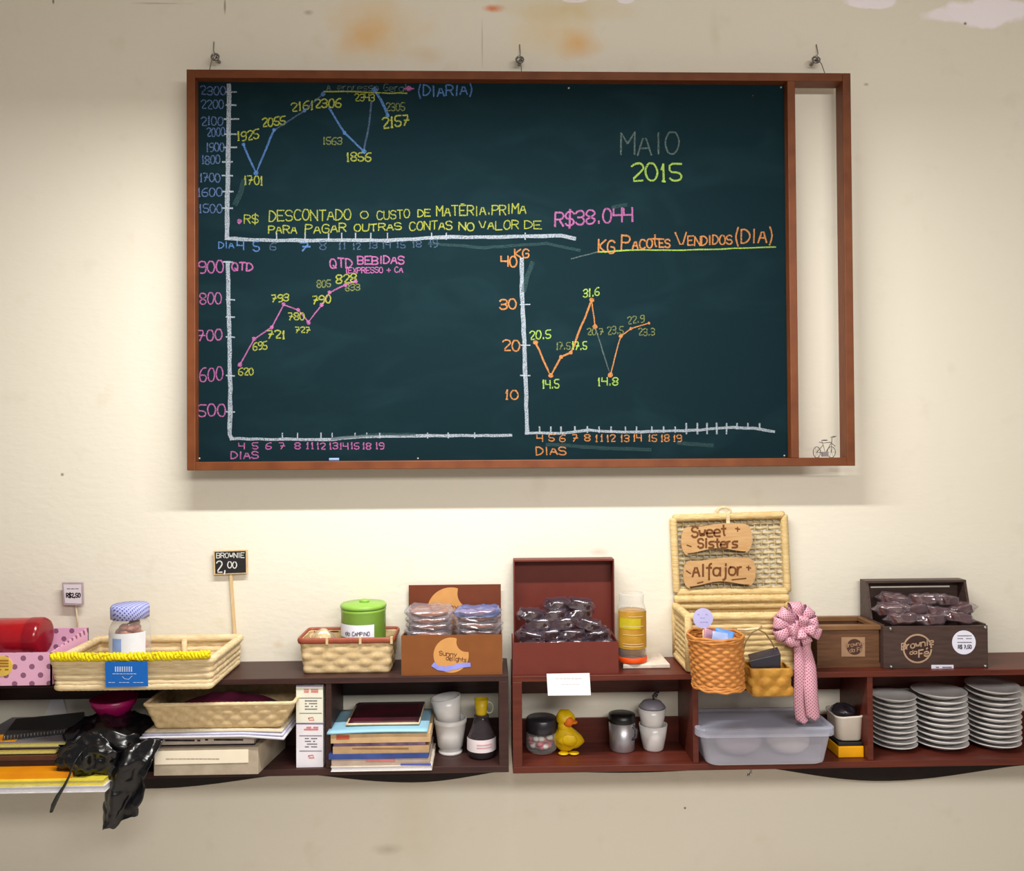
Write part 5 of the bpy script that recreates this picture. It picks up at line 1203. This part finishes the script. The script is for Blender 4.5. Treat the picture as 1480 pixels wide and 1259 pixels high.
# two white boxes stacked
eF = -0.205
x0, x1 = WX(428, 1070, eF), WX(467, 1070, eF); zA = SF+0.0005; zm = WZ(447, 1045, eF); zB = WZ(447, 990.5, eF)
PKG = mat('white_carton', (232, 228, 236), 0.5, var=0.02); PKP = mat('pink_red_print', (222, 120, 120), 0.7); PKG2 = mat('cream_carton', (232, 230, 214), 0.5, var=0.02)
for k, (a, b, m, lab) in enumerate(((zA, zm-0.0004, PKG, 'white printed carton, lower of the two at the shelf divider'), (zm, zB, PKG2, 'cream white printed carton stacked on the other carton at the divider'))):
    t = thing('carton', lab, 'box', ((x0+x1)/2, eF+0.06, a), 'stacked cartons')
    part('carton_body', MB().box(x0, x1, eF, eF+0.12, a, b), m, t, bev=0.001)
    mb = MB(); Y0 = eF-0.0006; yo = 1045.5 if k == 0 else 991
    for dy_ in (6, 9): fake_line(mb, 440, 460, yo+dy_, 2.0, Y0, 3, 0.8)
    strokes(mb, [[(446, yo+47), (452, yo+46), (454, yo+50), (447, yo+50), (446, yo+47)]], 1.5, Y0); mb.use(1)
    for dy_ in (18, 40): strokes(mb, [[(433, yo+dy_), (465, yo+dy_)]], 0.8, Y0)
    for dy_ in (22, 26, 30, 34): fake_line(mb, 441, 459, yo+dy_, 1.2, Y0, 3, 0.7)
    mb.use(2); strokes(mb, [[(428.5, yo+0.5), (467, yo+0.5)]], 1.6, Y0)
    part('print', mb, [PKP, INK, mat('violet_line', (110, 90, 160), 0.7)], t)

# third bay books
GR3 = 'books stacked in the bay with white cups'
z = SF+0.0005
def b3(th, cover, pages, pa, pb, yf, lab, spine=True, name='book', marks=None):
    global z
    dv = WX(484, 1090, -0.2)
    xa = WX(pa, 1080, yf); xb = WX(pb, 1080, yf)
    t = book(name, lab, name, xa, xb, yf, yf+0.19 if yf < -0.217 else -0.03, z, th, cover, pages, 0, GR3, spine)
    if marks:
        mb = MB()
        for a, b in marks[1]: strokes(mb, [[(a, marks[2]), (b, marks[2])]], marks[3], yf-0.0006)
        part('lettering', mb, marks[0], t)
    z += th+0.0004; return t
def pyz(yf): return CY-F*((Vector((0, yf, z))-CAM).dot(UP))/((Vector((0, yf, z))-CAM).dot(FW))
# these books stand forward of the divider, so their spines may pass in front of it
b3(0.016, mat('ivory_cover', (232, 222, 206), 0.5), WPAGES, 478, 624, -0.243, 'ivory magazine at the bottom of the pile beside the cartons', False, 'magazine', (mat('blue_mark', (86, 92, 170), 0.6), [(580, 622)], 1105, 3))
b3(0.021, mat('pinkish_grey_cover', (180, 160, 146), 0.5), PAGES, 479, 621, -0.240, 'pinkish grey book second from the bottom of the pile', True, 'book', (mat('rose_mark', (190, 120, 110), 0.6), [(530, 570)], 1099, 4))
b3(0.015, mat('blue_cover', (62, 86, 156), 0.4, c2=(40, 60, 120), scale=14), PAGES, 475, 619, -0.242, 'blue spined book in the pile beside the white cups', True, 'book')
b3(0.022, mat('tan_cover', (186, 152, 112), 0.5), PAGES, 481, 620, -0.238, 'tan book lying on the blue book', True, 'book', (mat('tan_mark', (140, 104, 70), 0.6), [(510, 590)], 1082, 2))
b3(0.011, mat('violet_cover', (84, 70, 112), 0.5, c2=(150, 120, 150), scale=20), PAGES, 482, 615, -0.235, 'thin violet book between two tan books', True, 'book')
b3(0.028, mat('sand_cover', (200, 166, 124), 0.5), PAGES, 478, 622, -0.240, 'thick sand coloured book with a red mark on its spine', True, 'book', (mat('red_mark', (190, 86, 60), 0.6), [(488, 503)], 1065.5, 6))
mb = MB().sheet(lambda u_, v_: (WX(473, 1055, -0.24)+(WX(618, 1055, -0.24)-WX(473, 1055, -0.24))*u_, -0.246+0.215*v_, z+0.006+0.003*sin(pi*u_)-0.004*(1-v_)*(1-u_)*0.6), 20, 8)
solo('magazine', mb, mat('sky_blue_cover', (150, 196, 220), 0.4, scale=6, var=0.08), 'light blue magazine near the top of the pile beside the white cups', 'magazine', GR3, smooth=True, solid=0.006); z += 0.013
mb = MB().sheet(lambda u_, v_: (WX(500, 1043, -0.2)+(WX(606, 1043, -0.2)-WX(500, 1043, -0.2))*u_+0.006*v_, -0.205+0.17*v_, z+0.004+0.012*v_), 12, 8)
mt = thing('magazine', 'dark maroon magazine with cream edges on top of the pile', 'magazine', (WX(553, 1043, -0.2), -0.12, z), GR3)
part('pages', mb, mat('cream_pages', (226, 200, 164), 0.8), mt, smooth=True, solid=0.005)
mb = MB().sheet(lambda u_, v_: (WX(503, 1043, -0.2)+(WX(605, 1043, -0.2)-WX(503, 1043, -0.2))*u_+0.006*v_, -0.200+0.17*v_, z+0.0076+0.012*v_), 12, 8)
part('cover', mb, mat('maroon_cover', (84, 26, 40), 0.45, scale=12, c2=(50, 26, 30)), mt, smooth=True, solid=0.001)

# white footed cups, label bottle with a yellow cup on top
def cup_prof(r, h, foot=True, th=0.004):
    if foot: return [(0, 0), (r*0.72, 0), (r*0.74, 0.006), (r*0.62, 0.014), (r*0.76, 0.022), (r*0.86, h*0.55), (r*0.97, h*0.86), (r, h*0.88), (r, h), (r-th, h), (r*0.80, h*0.5), (r*0.66, 0.03), (0, 0.028)]
    return [(0, 0), (r*0.66, 0), (r*0.72, 0.005), (r*0.88, h*0.5), (r, h), (r-th, h), (r*0.82, h*0.5), (r*0.64, 0.012), (0, 0.010)]
fY = -0.090; fx = WX(651, 1060, fY); s_ = 1190/(2.826+fY); fr = 23.5/s_; fz = SF+0.0005; fh = WZ(651, 1037, fY)-fz
GC = 'white cups in the left shelf'
solo('footed_cup', MB().lathe([(a, fz+b) for a, b in cup_prof(fr, fh)], (fx, fY, 0), 36), CERAM, 'white footed ceramic cup standing right of the book pile', 'cup', GC, smooth=True)
mb = MB().lathe([(a, b) for a, b in cup_prof(fr*0.93, 0.088, False)], (fx-0.002, fY, fz+fh-0.018), 36, M=rot(0, 0, 0)@Matrix.Rotation(radians(-9), 3, 'Y'))
solo('cup', mb, CERAM, 'white cup tilted inside the footed cup', 'cup', GC, smooth=True)
iY = -0.128; ix = WX(696, 1060, iY); iz = SF+0.0005; ir = 20.5/s_; bzt = WZ(697, 1033, iY)
bt = thing('bottle', 'dark conical glass bottle with white label at the post between the shelves', 'bottle', (ix, iY, iz))
part('glass', MB().lathe([(0, iz), (ir*0.78, iz), (ir*0.92, iz+0.006), (ir, WZ(697, 1080, iY)), (ir*0.98, WZ(697, 1064, iY)), (ir*0.72, WZ(697, 1050, iY)), (ir*0.52, WZ(697, 1038, iY)), (ir*0.5, bzt), (0, bzt)], (ix, iY, 0), 32), clear('smoky_glass', (70, 62, 66), 0.5, 0.08, 0.4), bt, smooth=True)
part('filling', MB().lathe([(0, iz+0.004), (ir*0.8, iz+0.004), (ir*0.9, WZ(697, 1078, iY)), (ir*0.9, WZ(697, 1066, iY)), (0, WZ(697, 1066, iY))], (ix, iY, 0), 28), mat('dark_liquid', (46, 32, 32), 0.3), bt, smooth=True)
mb = MB().lathe([(ir*1.015, WZ(697, 1081, iY)), (ir*1.0, WZ(697, 1063, iY))], (ix, iY, 0), 20, a0=-pi*0.98, a1=-pi*0.02); mb.use(1)
for yy in (1069, 1073): mb.lathe([(ir*1.03, WZ(697, yy+1.4, iY)), (ir*1.03, WZ(697, yy, iY))], (ix, iY, 0), 8, a0=-pi*0.6, a1=-pi*0.25)
part('label', mb, [mat('pinkish_white_label', (232, 220, 224), 0.6, var=0.03), mat('rose_print', (222, 160, 170), 0.7)], bt, smooth=True, flip=False)
yr = 10/s_; yz = bzt+0.0005
uc = thing('cup', 'little yellow cup with a pale ring handle standing on the dark bottle', 'cup', (ix, iY, yz))
part('body', MB().lathe([(0, yz), (yr*0.72, yz), (yr*0.8, yz+0.004), (yr, WZ(697, 1010, iY)), (yr*0.9, WZ(697, 1010, iY)), (yr*0.7, yz+0.006), (0, yz+0.005)], (ix, iY, 0), 28), mat('yellow_enamel', (206, 172, 24), 0.4), uc, smooth=True)
hc = (ix+yr*1.12, iY-0.004, WZ(697, 1022, iY)); part('handle', MB().tube([(hc[0]+0.013*cos(a*pi/8), hc[1], hc[2]+0.018*sin(a*pi/8)) for a in range(-6, 7)], 0.0035, 8), mat('pale_handle', (170, 176, 160), 0.4), uc, smooth=True)

# ------------------------------------------------------------ central bay
jY = -0.075; s_ = 1190/(2.826+jY); jx = WX(783, 1060, jY); jr = 23/s_; jz = RFL+0.0005
jt = thing('storage_jar', 'round glass jar with dark upper half and pink and white sweets below', 'jar', (jx, jY, jz))
zm = WZ(783, 1058, jY); zt_ = WZ(783, 1038, jY)
part('glass', MB().lathe([(0, jz), (jr*0.8, jz), (jr*0.98, jz+0.012), (jr, jz+0.03), (jr*0.97, zm), (jr*0.93, zt_), (jr*0.86, zt_)], (jx, jY, 0), 32), GLASS, jt, smooth=True)
random.seed(31)
mb = MB()
for k in range(40):
    a = random.uniform(0, 2*pi); rr = jr*0.68*math.sqrt(random.random()); mb.cur = k % 3
    mb.ball((jx+rr*cos(a), jY+rr*sin(a), jz+0.016+random.random()*(zm-jz-0.028)), (0.013, 0.012, 0.009), 10, 6)
part('sweets', mb, [mat('pink_sweet', (206, 110, 130), 0.4), mat('white_sweet', (226, 222, 216), 0.4), mat('salmon_sweet', (214, 130, 110), 0.4)], jt, smooth=True)
part('lid', MB().lathe([(jr*0.98, zm+0.006), (jr*1.0, zm+0.01), (jr*0.97, zt_), (jr*0.9, zt_+0.004), (0, zt_+0.005)], (jx, jY, 0), 32), mat('dark_grey_metal', (60, 58, 66), 0.3, 0.6, metal=0.5), jt, smooth=True)
# yellow toy duck
dY = -0.095; s_ = 1190/(2.826+dY); dx, dz_ = Wp(824, 1066, dY); dz0 = RFL+0.0005
DU = mat('yellow_toy_rubber', (226, 186, 8), 0.45, 0.4, var=0.06)
dk = thing('toy_duck', 'yellow toy duck with orange face standing beside the pink sweet jar', 'toy', (dx, dY, dz0))
hd = Wp(817, 1038, dY)
def fd(p, d):
    p = p.copy()
    if d.x > 0: p.z -= 0.020*d.x*d.x; p.x *= 1.0+0.45*d.x; p.z *= 1-0.45*d.x
    p = jit(p, 0.006, 40, 1); p.z = max(p.z, -(dz_-dz0)+0.0005); return p
part('body', MB().ball((dx-0.012, dY, dz_), (0.040, 0.034, 0.047), 28, 18, f=fd), DU, dk, smooth=True)
part('neck', MB().tube([(dx-0.022, dY, dz_+0.02), (dx-0.018, dY-0.002, hd[1]-0.006)], 0.021, 16), DU, dk, smooth=True)
part('head', MB().ball((hd[0], dY, hd[1]), (0.031, 0.028, 0.028), 24, 16, f=lambda p, d: jit(p, 0.004, 50, 2)), DU, dk, smooth=True)
part('face', MB().ball((hd[0]+0.008, dY-0.018, hd[1]-0.005), (0.018, 0.014, 0.018), 18, 12), mat('orange_rubber', (222, 112, 10), 0.5), dk, 'orange face', smooth=True)
part('beak', MB().ball((hd[0]+0.026, dY-0.018, hd[1]-0.008), (0.013, 0.012, 0.006), 14, 8), MATS['orange_rubber'], dk, smooth=True)
part('wing', MB().ball((dx-0.004, dY-0.032, dz_+0.002), (0.024, 0.008, 0.020), 18, 12, f=lambda p, d: jit(p, 0.003, 60, 3)), DU, dk, smooth=True)
for q in (-0.024, 0.010): part('foot', MB().ball((dx+q, dY-0.022, dz0+0.004), (0.018, 0.016, 0.004), 14, 8), DU, dk, smooth=True)
# steel mug
mY = -0.078; s_ = 1190/(2.826+mY); mx, mz = WX(899, 1060, mY), RFL+0.0005; mr = 19/s_; mt_ = WZ(899, 1042, mY)
mg = thing('mug', 'brushed steel mug with black lid and side handle beside the stacked white cups', 'mug', (mx, mY, mz))
part('body', MB().lathe([(0, mz), (mr*0.9, mz), (mr*0.94, mz+0.004), (mr, mt_), (0, mt_)], (mx, mY, 0), 32), mat('brushed_steel', (186, 184, 190), 0.38, 0.5, metal=0.75, scale=60, stretch=(1, 1, 0.1)), mg, smooth=True)
part('lid', MB().lathe([(mr*1.02, mt_), (mr*1.04, mt_+0.006), (mr*1.0, mt_+0.024), (mr*0.7, mt_+0.028), (0, mt_+0.028)], (mx, mY, 0), 32), BLACK, mg, smooth=True)
hq = [Wp(a, b, mY-0.03) for a, b in ((908, 1051), (915, 1050), (920, 1055), (919, 1066), (911, 1070))]
part('handle', MB().tube([(a, mY-0.03-0.0, b) for a, b in hq], 0.0055, 8, flat=0.6), mat('dark_chrome', (104, 104, 114), 0.15, 0.6, metal=0.9), mg, smooth=True)
# two white cups, grey lid
kY = -0.080; s_ = 1190/(2.826+kY); kx = WX(944, 1060, kY); kr = 20.5/s_; kz = RFL+0.0005; k1 = WZ(944, 1046, kY)
GC2 = 'white cups in the centre bay'
solo('cup', MB().lathe([(a, kz+b) for a, b in cup_prof(kr, k1-kz, False)], (kx, kY, 0), 36), CERAM, 'plain white cup, lower of the two stacked beside the steel mug', 'cup', GC2, smooth=True)
k2 = WZ(944, 1022, kY); hh = k1-kz
kl = thing('cup', 'plain white cup with a domed grey lid, upper of the two beside the steel mug', 'cup', (kx-0.003, kY, k2-hh*0.86), GC2)
part('body', MB().lathe([(a, k2-hh*0.86+b*0.86) for a, b in cup_prof(kr*0.985, hh, False)], (kx-0.003, kY, 0), 36), CERAM, kl, smooth=True)
zk2 = k2+0.0005
dome = part('lid', MB().lathe([(0, zk2), (kr*0.9, zk2), (kr*0.9, zk2+0.005), (kr*0.66, zk2+0.018), (kr*0.36, zk2+0.022), (0, zk2+0.024)], (kx-0.003, kY, 0), 32), mat('grey_plastic', (142, 138, 150), 0.4), kl, 'domed grey lid', smooth=True)
kk = Wp(947.5, 1005.5, kY)
part('knob', MB().tube([(kx, kY, zk2+0.022), (kk[0]-0.006, kY, kk[1]-0.010), (kk[0]-0.009, kY, kk[1]), (kk[0]-0.002, kY, kk[1]+0.008), (kk[0]+0.006, kY, kk[1]+0.003), (kk[0]+0.001, kY, kk[1]-0.005), (kk[0]-0.004, kY, kk[1]), (kk[0]+0.003, kY, kk[1]+0.010), (kk[0]+0.012, kY, kk[1]+0.011)], 0.0034, 8), BLACK, dome, smooth=True)

# ------------------------------------------------------------ plastic container, dish, yellow case
qF, qB = -0.250, -0.045
x0b, x1b = WX(1024, 1100, qF), WX(1197, 1100, qF); x0t, x1t = WX(1015, 1060, qF), WX(1205, 1060, qF); qz = RFL+0.0008; qt = WZ(1110, 1062, qF)
PLA = clear('frosted_plastic', (218, 218, 236), 0.34, 0.28, 0.35); PLL = clear('frosted_plastic_lid', (204, 208, 230), 0.44, 0.26, 0.4)
pc = thing('plastic_container', 'frosted clear plastic food container with lid under the straw chest', 'container', ((x0b+x1b)/2, (qF+qB)/2, qz))
mb = MB(); cyq = (qF+qB)/2; hyq = (qB-qF)/2
rings = []
for (cx_, hx_2, hy_2, zz) in (((x0b+x1b)/2, (x1b-x0b)/2-0.010, hyq-0.018, qz), ((x0b+x1b)/2, (x1b-x0b)/2-0.002, hyq-0.010, qz+0.006), ((x0b+x1b)/2, (x1b-x0b)/2, hyq-0.008, qz+0.014), ((x0t+x1t)/2, (x1t-x0t)/2, hyq-0.002, qt)):
    f = rrect(cx_, cyq, hx_2, hy_2, 0.03); rings.append([mb.V(f(i/96)[0], f(i/96)[1], zz) for i in range(96)])
for A, B in zip(rings, rings[1:]):
    for i in range(96): k = (i+1) % 96; mb.Fc(A[i], A[k], B[k], B[i])
mb.Fc(*reversed(rings[0]))
part('tub', mb, PLA, pc, smooth=False)
mb = MB(); rings = []
xl0, xl1 = WX(1009, 1056, qF-0.006), WX(1211, 1056, qF-0.006); ztl = WZ(1110, 1053, qF)
for (ins_, zz) in ((0.003, qt-0.008), (0.0, qt-0.006), (0.0, ztl-0.004), (0.004, ztl), (0.016, ztl), (0.022, ztl-0.006), (0.05, ztl-0.006)):
    f = rrect((xl0+xl1)/2, cyq, (xl1-xl0)/2-ins_, hyq+0.006-ins_, max(0.008, 0.036-ins_)); rings.append([mb.V(f(i/96)[0], f(i/96)[1], zz) for i in range(96)])
for A, B in zip(rings, rings[1:]):
    for i in range(96): k = (i+1) % 96; mb.Fc(A[i], A[k], B[k], B[i])
mb.Fc(*rings[-1])
part('lid', mb, PLL, pc, smooth=False)
random.seed(12)
for k, (px, w_, c_, nm) in enumerate(((1068, 0.075, (150, 140, 152), 'left'), (1140, 0.07, (186, 176, 176), 'right'))):
    x = WX(px, 1085, -0.15); solo('wrapped_loaf', MB().ball((x, -0.14, qz+0.0435), (w_, 0.06, 0.041), 24, 14, f=lambda p, d: Vector((p.x, p.y, p.z))+mnoise.noise_vector(Vector(p)*40)*0.003), mat('dull_bread_%s' % nm, c_, 0.7), 'blurred pale lump seen at the %s inside the plastic container' % nm, 'food', 'food inside the plastic container', smooth=True)
yF_ = -0.185
x0, x1 = WX(1212, 1090, yF_), WX(1259, 1050, SD)-0.0105; za = RFL+0.0005; zb1 = WZ(1235, 1079, yF_)
yc_ = thing('yellow_case', 'bright yellow flat case with black top under the white dish', 'case', ((x0+x1)/2, -0.12, za))
part('base', MB().box(x0, x1, yF_, -0.07, za, zb1), mat('bright_yellow_plastic', (240, 168, 4), 0.4, var=0.05), yc_, bev=0.002)
part('top', MB().box(x0+0.001, x1-0.001, yF_+0.003, -0.072, zb1, zb1+0.012), BLACK, yc_, 'black top', bev=0.002)
dz1 = zb1+0.0125; dzt = WZ(1230, 1037, yF_)
dx0, dx1 = WX(1212, 1055, yF_), WX(1252, 1055, yF_)
ds = thing('ceramic_dish', 'white ceramic dish on the yellow case beside the plate stacks', 'dish', ((dx0+dx1)/2, -0.125, dz1))
mb = MB(); rings = []; hx_2 = (dx1-dx0)/2; cxd = (dx0+dx1)/2
for (k, zz) in ((0.80, dz1), (0.9, dz1+0.004), (1.0, dzt-0.008), (1.05, dzt-0.004), (1.05, dzt), (0.94, dzt), (0.86, dz1+0.008)):
    f = rrect(cxd, -0.125, hx_2*k, 0.055*k, 0.026*k); rings.append([mb.V(f(i/72)[0], f(i/72)[1], zz+0.002*sin(4*pi*i/72)*(1 if zz > dz1+0.02 else 0)) for i in range(72)])
for A, B in zip(rings, rings[1:]):
    for i in range(72): k = (i+1) % 72; mb.Fc(A[i], A[k], B[k], B[i])
mb.Fc(*reversed(rings[0])); mb.Fc(*rings[-1])
part('body', mb, mat('cream_ceramic', (222, 212, 200), 0.35, 0.5, var=0.03), ds, smooth=True)
mb = MB().ball((cxd-0.004, -0.12, dzt+0.002), (hx_2*0.85, 0.040, 0.022), 26, 14, f=lambda p, d: jit(p, 0.010, 50, 5))
solo('cutlery_wrap', mb, mat('dark_wrap', (44, 38, 46), 0.3, 0.6), 'crumpled dark wrapping inside the white dish', 'wrapping', smooth=True)

# ------------------------------------------------------------ plate stacks
prof = [(0, 0), (0.036, 0), (0.038, 0.004), (0.040, 0.005), (0.058, 0.009), (0.0715, 0.0165), (0.0725, 0.018), (0.071, 0.019), (0.056, 0.013), (0.036, 0.0085), (0, 0.008)]
pr = None
for si, (pc_, n_, wd, hw, tpx) in enumerate(((1292.5, 10, 'left', 31.5, 1013), (1359.5, 10, 'middle', 37.5, 1008), (1436, 11, 'right', 36.5, 1003))):
    pY = -0.095; zz = RFL+0.0005; rad = hw/(1190/(2.826+pY)); topz = WZ(pc_, tpx, pY-rad); sc_ = rad/0.0725
    dzp = (topz-zz-0.019*sc_)/(n_-1); x = WX(pc_, 1085, pY)
    for k in range(n_):
        if pr is None:
            pr = solo('plate', MB().lathe(prof, (0, 0, 0), 40), CERAM, 'x', 'plate', 'white plates in three stacks', smooth=True); t = pr
        else:
            t = pr.copy(); COL.objects.link(t)
        t.scale = (sc_, sc_, sc_)
        drift = 0.0015*k*(-1 if si == 1 else 1)
        tlt = 0
        if si == 2 and k >= n_-2: tlt = 2.5+1.2*(k-n_+2)
        t.location = (x+random.uniform(-.0015, .0015)-(0.004 if si == 1 else 0)*k/10, pY+random.uniform(-.0015, .0015), zz+dzp*k+(0.004*(k-n_+3) if tlt else 0))
        t.rotation_euler = (0, radians(tlt), random.random()*6)
        lo = n_-1-k
        t['label'] = 'white plate, %s of the %s plate stack' % ('topmost' if lo == 0 else 'bottom one' if k == 0 else ordn(lo)+' from the top', wd)
